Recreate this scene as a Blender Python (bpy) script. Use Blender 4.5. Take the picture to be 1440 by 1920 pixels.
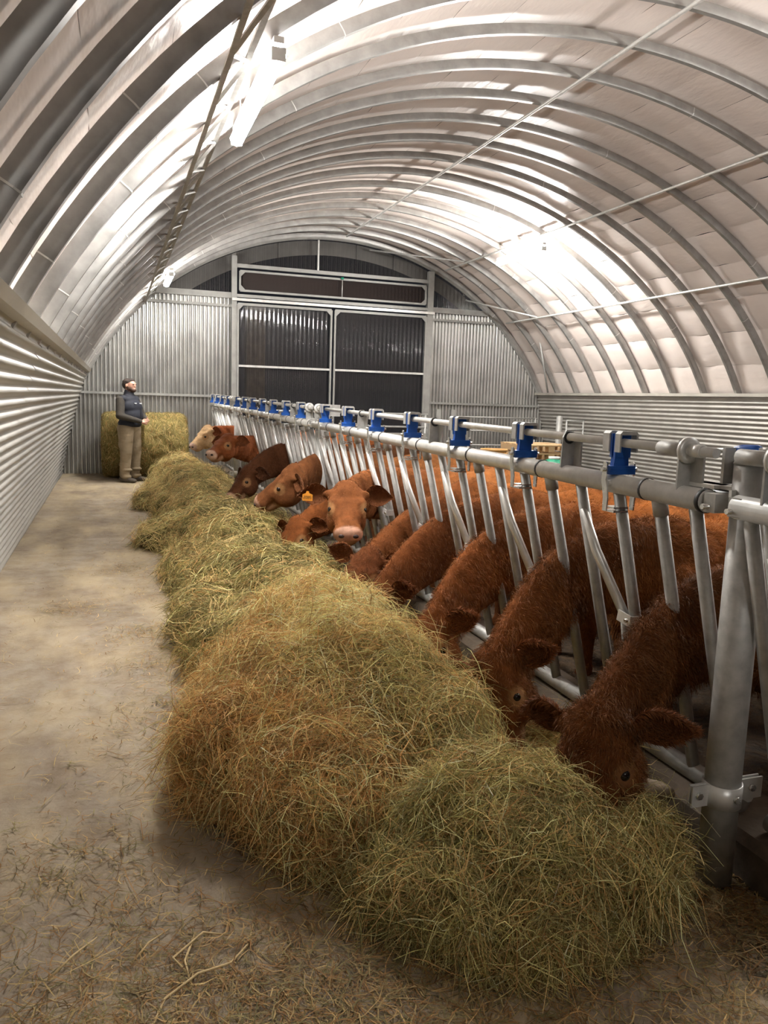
import bpy, math, random
import numpy as np
from mathutils import Vector, Matrix
R_ = random.Random(7)
rng = np.random.default_rng(11)
for o in list(bpy.data.objects): bpy.data.objects.remove(o, do_unlink=True)
S = bpy.context.scene
COL = S.collection
PI = math.pi

# ------------------------------------------------------------------ camera
CAM_YAW, CAM_PITCH, CAM_ROLL, CAM_F, CAM_H = 0.33259, 0.141019, 0.0322713, 1471.3, 1.56
cy, sy, cp, sp = math.cos(CAM_YAW), math.sin(CAM_YAW), math.cos(CAM_PITCH), math.sin(CAM_PITCH)
fv = Vector((sy*cp, cy*cp, -sp)); rv = Vector((cy, -sy, 0)); uv = rv.cross(fv)
cr, sr = math.cos(CAM_ROLL), math.sin(CAM_ROLL)
r2 = rv*cr + uv*sr; u2 = rv*(-sr) + uv*cr
cam = bpy.data.cameras.new('camera'); camo = bpy.data.objects.new('camera', cam); COL.objects.link(camo)
M = Matrix.Identity(4)
for i in range(3):
    M[i][0] = r2[i]; M[i][1] = u2[i]; M[i][2] = -fv[i]
M[0][3], M[1][3], M[2][3] = 0, 0, CAM_H
camo.matrix_world = M
cam.sensor_fit = 'VERTICAL'; cam.sensor_height = 24; cam.sensor_width = 18
cam.lens = CAM_F/1920*24; cam.clip_start = 0.05; cam.clip_end = 200
S.camera = camo

# ------------------------------------------------------------------ world (night outside) and exposure
w = bpy.data.worlds.new('night'); S.world = w; w.use_nodes = True
w.node_tree.nodes['Background'].inputs[0].default_value = (0.75, 0.8, 1.0, 1)
w.node_tree.nodes['Background'].inputs[1].default_value = 0.012
S.view_settings.view_transform = 'Standard'; S.view_settings.look = 'None'
S.view_settings.gamma = 1.0; S.view_settings.use_curve_mapping = False
S.view_settings.exposure = 0.42
LAMP = 235.0          # strength of the fluorescent tubes

# ------------------------------------------------------------------ materials
def newmat(name):
    m = bpy.data.materials.new(name); m.use_nodes = True
    nt = m.node_tree; b = nt.nodes['Principled BSDF']
    return m, nt, b
def noise(nt, scale, detail=4, coord='Object', stretch=None, rough=.6):
    t = nt.nodes.new('ShaderNodeTexCoord'); n = nt.nodes.new('ShaderNodeTexNoise')
    n.inputs['Scale'].default_value = scale; n.inputs['Detail'].default_value = detail; n.inputs['Roughness'].default_value = rough
    if stretch:
        mp = nt.nodes.new('ShaderNodeMapping'); mp.inputs['Scale'].default_value = stretch
        nt.links.new(t.outputs[coord], mp.inputs[0]); nt.links.new(mp.outputs[0], n.inputs[0])
    else: nt.links.new(t.outputs[coord], n.inputs[0])
    return n
def ramp(nt, src, stops):
    r = nt.nodes.new('ShaderNodeValToRGB'); e = r.color_ramp.elements
    while len(e) < len(stops): e.new(.5)
    for i, (p, c) in enumerate(stops):
        e[i].position = p; e[i].color = (c[0], c[1], c[2], 1) if hasattr(c, '__len__') else (c, c, c, 1)
    nt.links.new(src, r.inputs[0]); return r
def bump(nt, b, src, strength, dist=.01):
    n = nt.nodes.new('ShaderNodeBump'); n.inputs['Strength'].default_value = strength; n.inputs['Distance'].default_value = dist
    nt.links.new(src, n.inputs['Height']); nt.links.new(n.outputs[0], b.inputs['Normal'])
def mottled(name, c1, c2, scale, rough=(.5, .5), metal=0., bs=0., bd=.01, stretch=None, spec=.5):
    m, nt, b = newmat(name)
    n = noise(nt, scale, stretch=stretch)
    r = ramp(nt, n.outputs['Fac'], [(.3, c1), (.7, c2)])
    nt.links.new(r.outputs[0], b.inputs['Base Color'])
    rr = ramp(nt, n.outputs['Fac'], [(.3, rough[0]), (.7, rough[1])]); nt.links.new(rr.outputs[0], b.inputs['Roughness'])
    b.inputs['Metallic'].default_value = metal; b.inputs['Specular IOR Level'].default_value = spec
    if bs: bump(nt, b, n.outputs['Fac'], bs, bd)
    return m
M_ = {}
M_['galv'] = mottled('galvanised_steel', (.60, .60, .575), (.78, .78, .75), 14, (.30, .42), .4, .15, .002)
M_['rib'] = mottled('rib_steel', (.29, .285, .27), (.42, .41, .395), 7, (.34, .48), .65, .1, .002)
M_['tube'] = mottled('tube_steel', (.34, .34, .325), (.50, .50, .48), 22, (.42, .6), .35, .2, .002)
M_['chrome'] = mottled('bright_zinc', (.66, .66, .63), (.8, .8, .77), 30, (.2, .3), .9)
M_['sheet'] = mottled('corrugated_zinc_sheet', (.33, .315, .285), (.44, .425, .39), 3, (.36, .48), .45, .1, .004)
M_['endsheet'] = mottled('end_wall_zinc_sheet', (.42, .415, .40), (.56, .555, .53), 2, (.28, .38), .85, .1, .003)
M_['frame'] = mottled('frame_steel', (.27, .27, .255), (.37, .37, .35), 6, (.45, .6), .4)
M_['dark_steel'] = mottled('dark_steel', (.05, .05, .05), (.1, .1, .1), 20, (.4, .6), .6)
M_['flash'] = mottled('cap_flashing', (.40, .38, .33), (.50, .48, .42), 4, (.45, .6), .4)
M_['blue'] = mottled('blue_plastic', (.01, .075, .33), (.014, .10, .42), 20, (.3, .4))
M_['black'] = mottled('black_rubber', (.012, .012, .012), (.02, .02, .02), 20, (.5, .6))
M_['orange_tag'] = mottled('orange_tag_plastic', (.85, .33, .03), (.95, .40, .05), 30, (.4, .5))
M_['tag_ink'] = mottled('tag_ink', (.10, .05, .02), (.12, .06, .02), 30, (.5, .6))
M_['wood'] = mottled('pallet_wood', (.42, .27, .13), (.60, .42, .24), 12, (.7, .8), 0, .3, .004, (1, 8, 8))
M_['orange'] = mottled('orange_crate', (.62, .34, .10), (.72, .42, .15), 6, (.5, .6))
M_['green'] = mottled('green_plastic', (.0, .16, .085), (.005, .22, .12), 5, (.25, .35))
M_['stone'] = mottled('pale_stone', (.20, .15, .10), (.33, .26, .18), 18, (.8, .9), 0, .5, .01)
M_['kerb'] = mottled('kerb_concrete', (.055, .040, .026), (.13, .098, .066), 9, (.85, .95), 0, .6, .012)
M_['bedding'] = mottled('trampled_bedding', (.022, .013, .007), (.10, .062, .03), 16, (.9, 1), 0, 1, .04)
# lining: pale pinkish tarpaulin with soft wrinkles
m, nt, b = newmat('insulated_lining')
n = noise(nt, 1.3, 3); n2 = noise(nt, 9, 3, stretch=(1, .35, 1))
r = ramp(nt, n.outputs['Fac'], [(.3, (.76, .675, .625)), (.7, (.84, .755, .70))]); nt.links.new(r.outputs[0], b.inputs['Base Color'])
b.inputs['Roughness'].default_value = .42; b.inputs['Specular IOR Level'].default_value = .45
bump(nt, b, n2.outputs['Fac'], .45, .02); M_['lining'] = m
# dark clear corrugated plastic in front of the night
m, nt, b = newmat('clear_corrugated_plastic')
b.inputs['Base Color'].default_value = (.030, .028, .029, 1); b.inputs['Roughness'].default_value = .09
b.inputs['Alpha'].default_value = .55; b.inputs['Specular IOR Level'].default_value = .8
M_['clear'] = m
m, nt, b = newmat('brown_tinted_plastic')
b.inputs['Base Color'].default_value = (.030, .020, .016, 1); b.inputs['Roughness'].default_value = .5; b.inputs['Specular IOR Level'].default_value = .15; b.inputs['Alpha'].default_value = .8
M_['tint'] = m
# concrete floor with stains and dust
m, nt, b = newmat('dusty_concrete')
n = noise(nt, .9, 6); n2 = noise(nt, 7, 8, rough=.7); n3 = noise(nt, 60, 3); n4 = noise(nt, 2.2, 5, stretch=(1, .45, 1))
r1 = ramp(nt, n.outputs['Fac'], [(.3, (.235, .185, .135)), (.55, (.33, .28, .215)), (.75, (.42, .36, .28))])
r2_ = ramp(nt, n2.outputs['Fac'], [(.35, (.66, .58, .48)), (.6, (1, 1, 1))])
mx = nt.nodes.new('ShaderNodeMixRGB'); mx.blend_type = 'MULTIPLY'; mx.inputs[0].default_value = .8
nt.links.new(r1.outputs[0], mx.inputs[1]); nt.links.new(r2_.outputs[0], mx.inputs[2])
r3 = ramp(nt, n4.outputs['Fac'], [(.42, 0.), (.68, .75)]); mx2 = nt.nodes.new('ShaderNodeMixRGB')
nt.links.new(r3.outputs[0], mx2.inputs[0]); nt.links.new(mx.outputs[0], mx2.inputs[1]); mx2.inputs[2].default_value = (.47, .38, .24, 1)
nt.links.new(mx2.outputs[0], b.inputs['Base Color']); b.inputs['Roughness'].default_value = .82; b.inputs['Specular IOR Level'].default_value = .25
ad = nt.nodes.new('ShaderNodeMath'); ad.operation = 'ADD'; nt.links.new(n2.outputs['Fac'], ad.inputs[0]); nt.links.new(n3.outputs['Fac'], ad.inputs[1])
bump(nt, b, ad.outputs[0], .35, .008); M_['floor'] = m
def attrmat(name, rough, spec=.2, scale=40, lo=.7, sheen=0., trans=0.):
    m, nt, b = newmat(name)
    a = nt.nodes.new('ShaderNodeAttribute'); a.attribute_name = 'Col'
    n = noise(nt, scale, 4); r = ramp(nt, n.outputs['Fac'], [(.3, lo), (.7, 1.)])
    mx = nt.nodes.new('ShaderNodeMixRGB'); mx.blend_type = 'MULTIPLY'; mx.inputs[0].default_value = 1
    nt.links.new(a.outputs['Color'], mx.inputs[1]); nt.links.new(r.outputs[0], mx.inputs[2])
    nt.links.new(mx.outputs[0], b.inputs['Base Color']); b.inputs['Roughness'].default_value = rough
    b.inputs['Specular IOR Level'].default_value = spec
    if trans:
        tb = nt.nodes.new('ShaderNodeBsdfTranslucent'); mxs = nt.nodes.new('ShaderNodeMixShader'); mxs.inputs[0].default_value = trans
        nt.links.new(mx.outputs[0], tb.inputs[0]); out = nt.nodes['Material Output']
        nt.links.new(b.outputs[0], mxs.inputs[1]); nt.links.new(tb.outputs[0], mxs.inputs[2]); nt.links.new(mxs.outputs[0], out.inputs[0])
    return m
M_['hay'] = attrmat('hay', .7, .25, 60, .85, trans=.3)
M_['haycore'] = attrmat('hay_mass', .95, .05, 30, .6)
M_['hide'] = attrmat('cow_hide', .85, .06, 25, .6)
M_['fur'] = attrmat('cow_fur', .6, .2, 20, .8)
M_['eye'] = mottled('dark_eye', (.008, .004, .003), (.012, .006, .004), 5, (.08, .1))
M_['nostril'] = mottled('nostril', (.03, .012, .01), (.04, .02, .015), 5, (.5, .6))
M_['hoof'] = mottled('hoof', (.05, .035, .025), (.08, .06, .04), 9, (.6, .7))
M_['skin'] = mottled('skin', (.52, .28, .20), (.60, .34, .25), 8, (.5, .6))
M_['hair'] = mottled('dark_hair', (.018, .012, .01), (.04, .026, .02), 60, (.6, .7), 0, .5, .004)
M_['beard'] = mottled('brown_beard', (.05, .025, .015), (.09, .045, .028), 60, (.7, .8), 0, .5, .004)
M_['vest'] = mottled('navy_cloth', (.006, .008, .015), (.012, .015, .026), 9, (.75, .85), 0, .3, .01)
M_['sleeve'] = mottled('dark_olive_knit', (.030, .026, .020), (.05, .043, .034), 12, (.85, .95), 0, .3, .008)
M_['khaki'] = mottled('khaki_cotton', (.20, .155, .095), (.29, .23, .15), 7, (.85, .95), 0, .6, .02)
M_['shoe'] = mottled('dusty_leather', (.05, .04, .03), (.10, .08, .06), 14, (.7, .8))
M_['print'] = mottled('white_print', (.6, .62, .66), (.66, .68, .7), 9, (.6, .7))
M_['bale'] = attrmat('bale_hay', .95, .05, 24, .5)
def emis(name, s, c=(1, .97, .93)):
    m, nt, b = newmat(name); b.inputs['Emission Color'].default_value = (*c, 1); b.inputs['Emission Strength'].default_value = s
    b.inputs['Base Color'].default_value = (.9, .9, .9, 1); return m
M_['lamp'] = emis('lit_fluorescent_tube', LAMP)
M_['strong_lamp'] = emis('strong_fluorescent_tube', LAMP*1.4)  # same tube, emission raised to brighten the right-hand lining
M_['dim_lamp'] = emis('dim_fluorescent_tube', LAMP*.5)  # same tube, emission lowered to weaken the fill from behind the camera
M_['white'] = mottled('lamp_housing', (.6, .6, .58), (.66, .66, .64), 5, (.4, .5))

# ------------------------------------------------------------------ mesh helpers
class MB:
    def __init__(s): s.v = []; s.f = []; s.sm = []
    def add(s, vs, fs, smooth=False):
        k = len(s.v); s.v += [tuple(map(float, v)) for v in vs]; s.f += [tuple(i+k for i in f) for f in fs]; s.sm += [smooth]*len(fs); return s
    def box(s, a, b):
        (x0, y0, z0), (x1, y1, z1) = a, b
        return s.add([(x0,y0,z0),(x1,y0,z0),(x1,y1,z0),(x0,y1,z0),(x0,y0,z1),(x1,y0,z1),(x1,y1,z1),(x0,y1,z1)],
              [(0,3,2,1),(4,5,6,7),(0,1,5,4),(1,2,6,5),(2,3,7,6),(3,0,4,7)])
    def obox(s, c, ax, ay, az):           # oriented box, half axes
        c, ax, ay, az = map(Vector, (c, ax, ay, az)); vs = []
        for k in (-1, 1):
            for i, j in ((-1,-1),(1,-1),(1,1),(-1,1)): vs.append(c+ax*i+ay*j+az*k)
        return s.add(vs, [(0,3,2,1),(4,5,6,7),(0,1,5,4),(1,2,6,5),(2,3,7,6),(3,0,4,7)])
    def bar(s, p, q, w, h, up=(0,0,1)):   # rectangular bar p->q
        p, q = Vector(p), Vector(q); d = (q-p); L = d.length/2; d.normalize(); up = Vector(up)
        sd = d.cross(up)
        if sd.length < 1e-4: sd = d.cross(Vector((1,0,0)))
        sd.normalize(); u = sd.cross(d)
        return s.obox((p+q)/2, d*L, sd*(w/2), u*(h/2))
    def tube(s, pts, r, n=12, cap=True, sx=1.0, hollow=0):
        pts = [Vector(p) for p in pts]; rs = r if hasattr(r, '__len__') else [r]*len(pts)
        k0 = len(s.v); prev = None
        for i, p in enumerate(pts):
            a = pts[max(i-1, 0)]; b = pts[min(i+1, len(pts)-1)]; d = (b-a).normalized()
            if prev is None:
                ref = Vector((0,0,1)) if abs(d.z) < .9 else Vector((1,0,0)); e = d.cross(ref).normalized()
            else: e = (prev - d*prev.dot(d)).normalized()
            prev = e; g = d.cross(e)
            for j in range(n):
                t = 2*PI*j/n; s.v.append(tuple(p+e*(math.cos(t)*rs[i]*sx)+g*(math.sin(t)*rs[i])))
        for i in range(len(pts)-1):
            for j in range(n):
                a = k0+i*n+j; b = k0+i*n+(j+1) % n; s.f.append((a, b, b+n, a+n)); s.sm.append(True)
        if cap:
            s.f.append(tuple(k0+j for j in range(n))[::-1]); s.sm.append(False)
            s.f.append(tuple(k0+(len(pts)-1)*n+j for j in range(n))); s.sm.append(False)
        return s
    def ring(s, c, d, r0, r1, h, n=16):   # washer: axis d
        c = Vector(c); d = Vector(d).normalized(); ref = Vector((0,0,1)) if abs(d.z) < .9 else Vector((1,0,0)); e = d.cross(ref).normalized(); g = d.cross(e)
        vs = []
        for rr, hh in ((r0,-h/2),(r1,-h/2),(r1,h/2),(r0,h/2)):
            for j in range(n):
                t = 2*PI*j/n; vs.append(c+d*hh+e*(math.cos(t)*rr)+g*(math.sin(t)*rr))
        fs = []
        for q in range(4):
            for j in range(n): fs.append((q*n+j, q*n+(j+1) % n, ((q+1) % 4)*n+(j+1) % n, ((q+1) % 4)*n+j))
        return s.add(vs, fs, True)
    def ball(s, c, rx, ry=None, rz=None, n=10, m=6):
        ry = ry or rx; rz = rz or rx; vs = []; fs = []
        for i in range(m+1):
            for j in range(n):
                a = PI*i/m; t = 2*PI*j/n; vs.append((c[0]+rx*math.sin(a)*math.cos(t), c[1]+ry*math.sin(a)*math.sin(t), c[2]+rz*math.cos(a)))
        for i in range(m):
            for j in range(n): fs.append((i*n+j, (i+1)*n+j, (i+1)*n+(j+1) % n, i*n+(j+1) % n))
        return s.add(vs, fs, True)
    def mesh(s, name, mat):
        me = bpy.data.meshes.new(name); me.from_pydata(s.v, [], s.f)
        me.polygons.foreach_set('use_smooth', s.sm); me.materials.append(mat); me.validate(); me.update(); return me
    def build(s, name, mat, parent=None): return link(name, s.mesh(name, mat), parent)
def link(name, data, parent=None, loc=None):
    o = bpy.data.objects.new(name, data); COL.objects.link(o)
    if parent is not None: o.parent = parent
    if loc is not None: o.location = loc
    return o
def tag(o, label=None, cat=None, group=None, kind=None):
    if label: o['label'] = label
    if cat: o['category'] = cat
    if group: o['group'] = group
    if kind: o['kind'] = kind
    return o
def empty(name, loc=(0,0,0), rz=0, **k):
    o = link(name, None); o.location = loc; o.rotation_euler = (0,0,rz); o.empty_display_size = .1
    return tag(o, **k)
def structure(name): o = empty(name); o['kind'] = 'structure'; return o
def copy_tree(o, parent=None):
    c = o.copy(); COL.objects.link(c)
    if parent is not None: c.parent = parent
    for ch in list(o.children): copy_tree(ch, c)
    return c
def npmesh(name, V, F, mat, smooth=True, col=None):
    V = np.asarray(V, np.float32); F = np.asarray(F, np.int32); me = bpy.data.meshes.new(name); k = F.shape[1]
    me.vertices.add(len(V)); me.vertices.foreach_set('co', V.ravel())
    me.loops.add(F.size); me.loops.foreach_set('vertex_index', F.ravel())
    me.polygons.add(len(F)); me.polygons.foreach_set('loop_start', np.arange(0, F.size, k, dtype=np.int32))
    me.polygons.foreach_set('use_smooth', np.full(len(F), smooth))
    me.update(calc_edges=True); me.materials.append(mat)
    if col is not None: setcol(me, col)
    return me
def setcol(me, C):
    C = np.asarray(C, np.float32)
    if C.shape[1] == 3: C = np.concatenate([C, np.ones((len(C), 1), np.float32)], 1)
    a = me.color_attributes.new('Col', 'FLOAT_COLOR', 'POINT'); a.data.foreach_set('color', C.ravel())
def vcos(me):
    a = np.empty(len(me.vertices)*3, np.float32); me.vertices.foreach_get('co', a); return a.reshape(-1, 3)
def wob(P, f, seed=0):                     # cheap smooth 3-D noise, -1..1
    q = np.random.default_rng(seed); out = np.zeros(len(P))
    for i in range(7):
        d = q.normal(size=3); d *= f*(1+.35*i)/np.linalg.norm(d); out += np.sin(P@d+q.uniform(0, 6.28)+1.3*np.sin(P@d[::-1]*.6))*(1-.08*i)
    return out/4.2

# ---- organic surfaces: overlapping ellipsoids and tapered limbs fused into one skin
def _ico():
    import bmesh
    bm = bmesh.new(); bmesh.ops.create_icosphere(bm, subdivisions=3, radius=1); v = np.array([x.co[:] for x in bm.verts]); f = np.array([[y.index for y in x.verts] for x in bm.faces]); bm.free(); return v, f
ICO_V, ICO_F = _ico()
def blobs_mesh(bl):
    V = []; F = []; k = 0
    for b in bl:
        if b[0] == 'e':
            _, c, r, Rm = b; P = (ICO_V*np.array(r))
            if Rm is not None: P = P@np.array(Rm).T
            P = P+np.array(c); V.append(P); F.append(ICO_F+k); k += len(P)
        else:
            _, p, q, ra, rb = b; p = np.array(p, float); q = np.array(q, float); n = max(2, int(np.linalg.norm(q-p)/(.45*min(ra, rb)))+1)
            for t in np.linspace(0, 1, min(n, 9)):
                P = ICO_V*(ra+(rb-ra)*t)+p+(q-p)*t; V.append(P); F.append(ICO_F+k); k += len(P)
    return np.concatenate(V), np.concatenate(F)
def organic(name, bl, mat, voxel=.02, smooth=5, parent=None, colfn=None, disp=None):
    V, F = blobs_mesh(bl); me = npmesh(name, V, F, mat)
    o = bpy.data.objects.new('tmp', me); COL.objects.link(o)
    md = o.modifiers.new('r', 'REMESH'); md.mode = 'VOXEL'; md.voxel_size = voxel; md.adaptivity = 0
    if smooth: ms = o.modifiers.new('s', 'SMOOTH'); ms.factor = .5; ms.iterations = smooth
    dg = bpy.context.evaluated_depsgraph_get(); dg.update(); m2 = bpy.data.meshes.new_from_object(o.evaluated_get(dg))
    bpy.data.objects.remove(o, do_unlink=True); bpy.data.meshes.remove(me)
    m2.name = name; m2.polygons.foreach_set('use_smooth', np.ones(len(m2.polygons), bool))
    if not m2.materials: m2.materials.append(mat)
    else: m2.materials[0] = mat
    if disp is not None:
        P = vcos(m2); P2 = disp(P.astype(float)); m2.vertices.foreach_set('co', P2.astype(np.float32).ravel()); m2.update()
    if colfn is not None: setcol(m2, colfn(vcos(m2).astype(float)))
    return link(name, m2, parent)
def sample(me, n, rs, keep=None):
    me.calc_loop_triangles(); T = np.empty(len(me.loop_triangles)*3, np.int32); me.loop_triangles.foreach_get('vertices', T); T = T.reshape(-1, 3)
    P = vcos(me).astype(float); a, b, c = P[T[:, 0]], P[T[:, 1]], P[T[:, 2]]
    N = np.cross(b-a, c-a); A = np.linalg.norm(N, axis=1); 
    if keep is not None: A = A*keep((a+b+c)/3, N/np.maximum(A, 1e-12)[:, None])
    i = rs.choice(len(T), n, p=A/A.sum()); u = rs.random((n, 2)); sw = u.sum(1) > 1; u[sw] = 1-u[sw]
    pts = a[i]+(b[i]-a[i])*u[:, :1]+(c[i]-a[i])*u[:, 1:]; nn = N[i]/np.linalg.norm(N[i], axis=1)[:, None]
    return pts, nn, T[i, 0]
def ribbons(P, width, side):              # P (n,k,3) polylines -> flat tapering ribbons
    n, k, _ = P.shape; w = np.asarray(width).reshape(-1, 1, 1)*np.array([.6]+[1.]*(k-2)+[.25]).reshape(1, k, 1)/2
    sd = side[:, None, :]*w; V = np.stack([P-sd, P+sd], 2).reshape(-1, 3)
    base = (np.arange(n)*(2*k))[:, None, None]; seg = (np.arange(k-1)*2)[None, :, None]
    F = (base+seg+np.array([0, 1, 3, 2])[None, None, :]).reshape(-1, 4); return V, F
def unit(v): return v/np.maximum(np.linalg.norm(v, axis=-1, keepdims=True), 1e-9)

# ================================================================== SETTING
CX, CZ, RAD = 4.3, -.65, 5.4             # arch circle
def arch(th, r): return CX+r*math.cos(math.radians(th)), CZ+r*math.sin(math.radians(th))
def lean(z, y):
    k = max(0., min(1., (15.9-y)/4.)); t = max(0, (z-1.8)/2.95); return .37*t**2.3*k
YR = [9.88+.7575*k for k in range(-16, 9)]
# floor
fl = structure('floor')
MB().box((-1.3, -3, -.2), (2.3, 16.3, 0)).build('concrete_slab', M_['floor'], fl)
n = 60
gx = np.linspace(2.1, 9.8, n); gy = np.linspace(-1, 16.2, 90); GX, GY = np.meshgrid(gx, gy); P = np.stack([GX.ravel(), GY.ravel(), np.zeros(GX.size)], 1)
P[:, 2] = .03+.035*wob(P, 3, 3)+.02*wob(P, 11, 4)
F = np.array([[j*n+i, j*n+i+1, (j+1)*n+i+1, (j+1)*n+i] for j in range(89) for i in range(n-1)])
tag(link('straw_bedding', npmesh('straw_bedding', P, F, M_['bedding']), fl), kind='stuff')
# side walls of horizontal corrugated sheets
def wallx_left(z): return -.95+.47*(max(z, 0)/1.92)**1.25
def wallx_right(z): return 9.45-.35*(max(z, 0)/1.8)**1.25
def hsheet(z0, z1, L, xf, sgn, ph=0.):
    nz = int((z1-z0)/.0095); V = []; F = []; ys = [0, L*.25, L*.5, L*.75, L]
    for i in range(nz+1):
        z = z0+(z1-z0)*i/nz; x = xf(z)+sgn*.015*math.sin(2*PI*z/.0762)
        for y in ys: V.append((x, y, z))
    m_ = len(ys)
    for i in range(nz):
        for j in range(m_-1): F.append((i*m_+j, i*m_+j+1, (i+1)*m_+j+1, (i+1)*m_+j))
    b = MB(); b.add(V, F, True); return b.mesh('corrugated_sheet', M_['sheet'])
wl = structure('wall_left')
rows = [(0.0, .68), (.66, 1.32), (1.30, 1.92)]
for r, (a, b) in enumerate(rows):
    me = hsheet(a, b, 2.06, wallx_left, 1)
    y = -3.2+[0, .7, 1.35][r]; i = 0
    while y < 15.9:
        o = link('corrugated_sheet', me, wl); o.location = (R_.uniform(-.003, .003)+(.004 if i % 2 else 0)+.003*r, y, 0); o.rotation_euler = (0, R_.uniform(-.002, .002), R_.uniform(-.0022, .0022))
        if y+2.06 > 15.95: o.scale = (1, (15.95-y)/2.06, 1)
        y += 2.0; i += 1
V = [(-.50, -3, 1.90), (-.42, -3, 1.915), (-.385, -3, 1.96), (-.62, -3, 2.02)]; b_ = MB()
b_.add(V+[(x, 15.95, z) for x, _, z in V], [(0,1,5,4),(1,2,6,5),(2,3,7,6),(3,0,4,7)]); b_.build('cap_flashing', M_['flash'], wl)
wr = structure('wall_right')
for r, (a, b) in enumerate([(0.0, .62), (.60, 1.22), (1.20, 1.80)]):
    me = hsheet(a, b, 2.56, wallx_right, -1)
    y = 2.0+[0, .8, 1.6][r]
    while y < 15.9:
        o = link('corrugated_sheet', me, wr); o.location = (R_.uniform(-.002, .002)-.003*r, y, 0)
        if y+2.56 > 15.95: o.scale = (1, (15.95-y)/2.56, 1)
        y += 2.5
b_ = MB(); b_.box((9.03, 2, 1.79), (9.13, 15.95, 1.84)); b_.build('cap_flashing', M_['flash'], wr)

# ceiling: lining strips, ribs, purlins, truss
ce = structure('ceiling')
th_edges = list(np.linspace(26.0, 154.0, 23))
for a, b in zip(th_edges[:-1], th_edges[1:]):
    V = []; ys = []
    for yi in range(-9*8, 0): pass
    rows_ = []
    Ys = np.arange(YR[0]-.7, 16.35, .7575/8)
    nt_ = 6; seed = int(a*10)
    for yv in Ys:
        fr = ((yv-9.88)/.7575) % 1.0; bay = math.sin(PI*fr)
        for i in range(nt_+1):
            t = i/nt_; th = a+(b-a)*t
            kk = 1 if a < 62 else .28; sag = kk*(.026*math.sin(PI*t)**.6*(.35+.65*bay)+.010*bay*math.sin(yv*5.1+seed)+.005*math.sin(yv*17+seed*2+t*4))
            x, z = arch(th, RAD+.14-sag); rows_.append((x, yv+lean(z, yv), z))
    F = [(j*(nt_+1)+i, j*(nt_+1)+i+1, (j+1)*(nt_+1)+i+1, (j+1)*(nt_+1)+i) for j in range(len(Ys)-1) for i in range(nt_)]
    b_ = MB(); b_.add(rows_, F, True); b_.build('lining_strip', M_['lining'], ce)
def rib(y0):
    prof = [(-.036, .0), (-.036, .062), (-.024, .088), (.024, .088), (.036, .062), (.036, .0)]   # (along Y, inward)
    V = []; ths = np.linspace(24, 156, 67); np_ = len(prof)
    for th in ths:
        for dy, di in prof:
            x, z = arch(th, RAD+.10-di); V.append((x, y0+dy+lean(z, y0), z))
    F = [(i*np_+j, i*np_+(j+1) % np_, (i+1)*np_+(j+1) % np_, (i+1)*np_+j) for i in range(len(ths)-1) for j in range(np_)]
    b_ = MB(); b_.add(V, F, True)
    me = b_.mesh('arch_rib', M_['rib']); 
    return me
def autosmooth(o):
    me = o.data
    try: me.set_sharp_from_angle(angle=math.radians(28))
    except Exception: pass
for i, y0 in enumerate(YR):
    o = link('arch_rib', rib(y0), ce); autosmooth(o)
    for th in ((148, 134.5) if i % 2 else (140.5, 121), (40, 58) if i % 2 else (49, 75)):
        for t in th:
            V = []
            for dy, di in [(-.040, .0), (-.040, .064), (-.027, .092), (.027, .092), (.040, .064), (.040, .0)]:
                for e in (-.045, .045):
                    x, z = arch(t+e, RAD+.10-di); V.append((x, y0+dy+lean(z, y0), z))
            b_ = MB(); b_.add(V, [(2*k, 2*k+1, 2*k+3, 2*k+2) for k in range(5)]); b_.build('rib_collar', M_['galv'], ce)
def purlin(th, r, rad, y0=-2., y1=15.95):
    pts = []
    for yv in np.arange(y0, y1+.01, .5):
        x, z = arch(th, r); pts.append((x, yv, z))
    MB().tube(pts, rad, 8).build('purlin', M_['galv'], ce)
purlin(46.8, RAD-.005, .019); purlin(65.6, RAD-.005, .019); purlin(89, RAD-.005, .019); 
# lattice truss along the left side
x1, z1 = arch(131.4, RAD+.0); x2, z2 = arch(133.4, RAD+.0)
MB().bar((x1, -1, z1), (x1, 15.9, z1), .032, .016).build('truss_chord', M_['tube'], ce)
MB().bar((x2, -1, z2), (x2, 15.9, z2), .030, .016).build('truss_chord', M_['tube'], ce)
me = None
for k in range(-1, 21):
    ya = .9+.7575*k
    for s_ in (0, 1):
        p = (x1, ya+.379*s_*1, z1); q = (x2, ya+.379, z2) if not s_ else (x2, ya+.379, z2)
        if s_: p = (x1, ya+.7575, z1)
        MB().bar(p, q, .028, .012).build('truss_web', M_['tube'], ce)
# corner braces at the far end
MB().tube([(8.93, 15.2, 1.85), (8.55, 15.0, 2.9)], .02, 6).build('brace', M_['tube'], ce)
MB().tube([(7.2, 15.9, 3.75), (8.0, 14.2, 3.3)], .018, 6).build('brace', M_['galv'], ce)
MB().tube([(5.0, 15.9, 4.6), (6.4, 14.3, 4.25)], .018, 6).build('brace', M_['tube'], ce)

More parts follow.
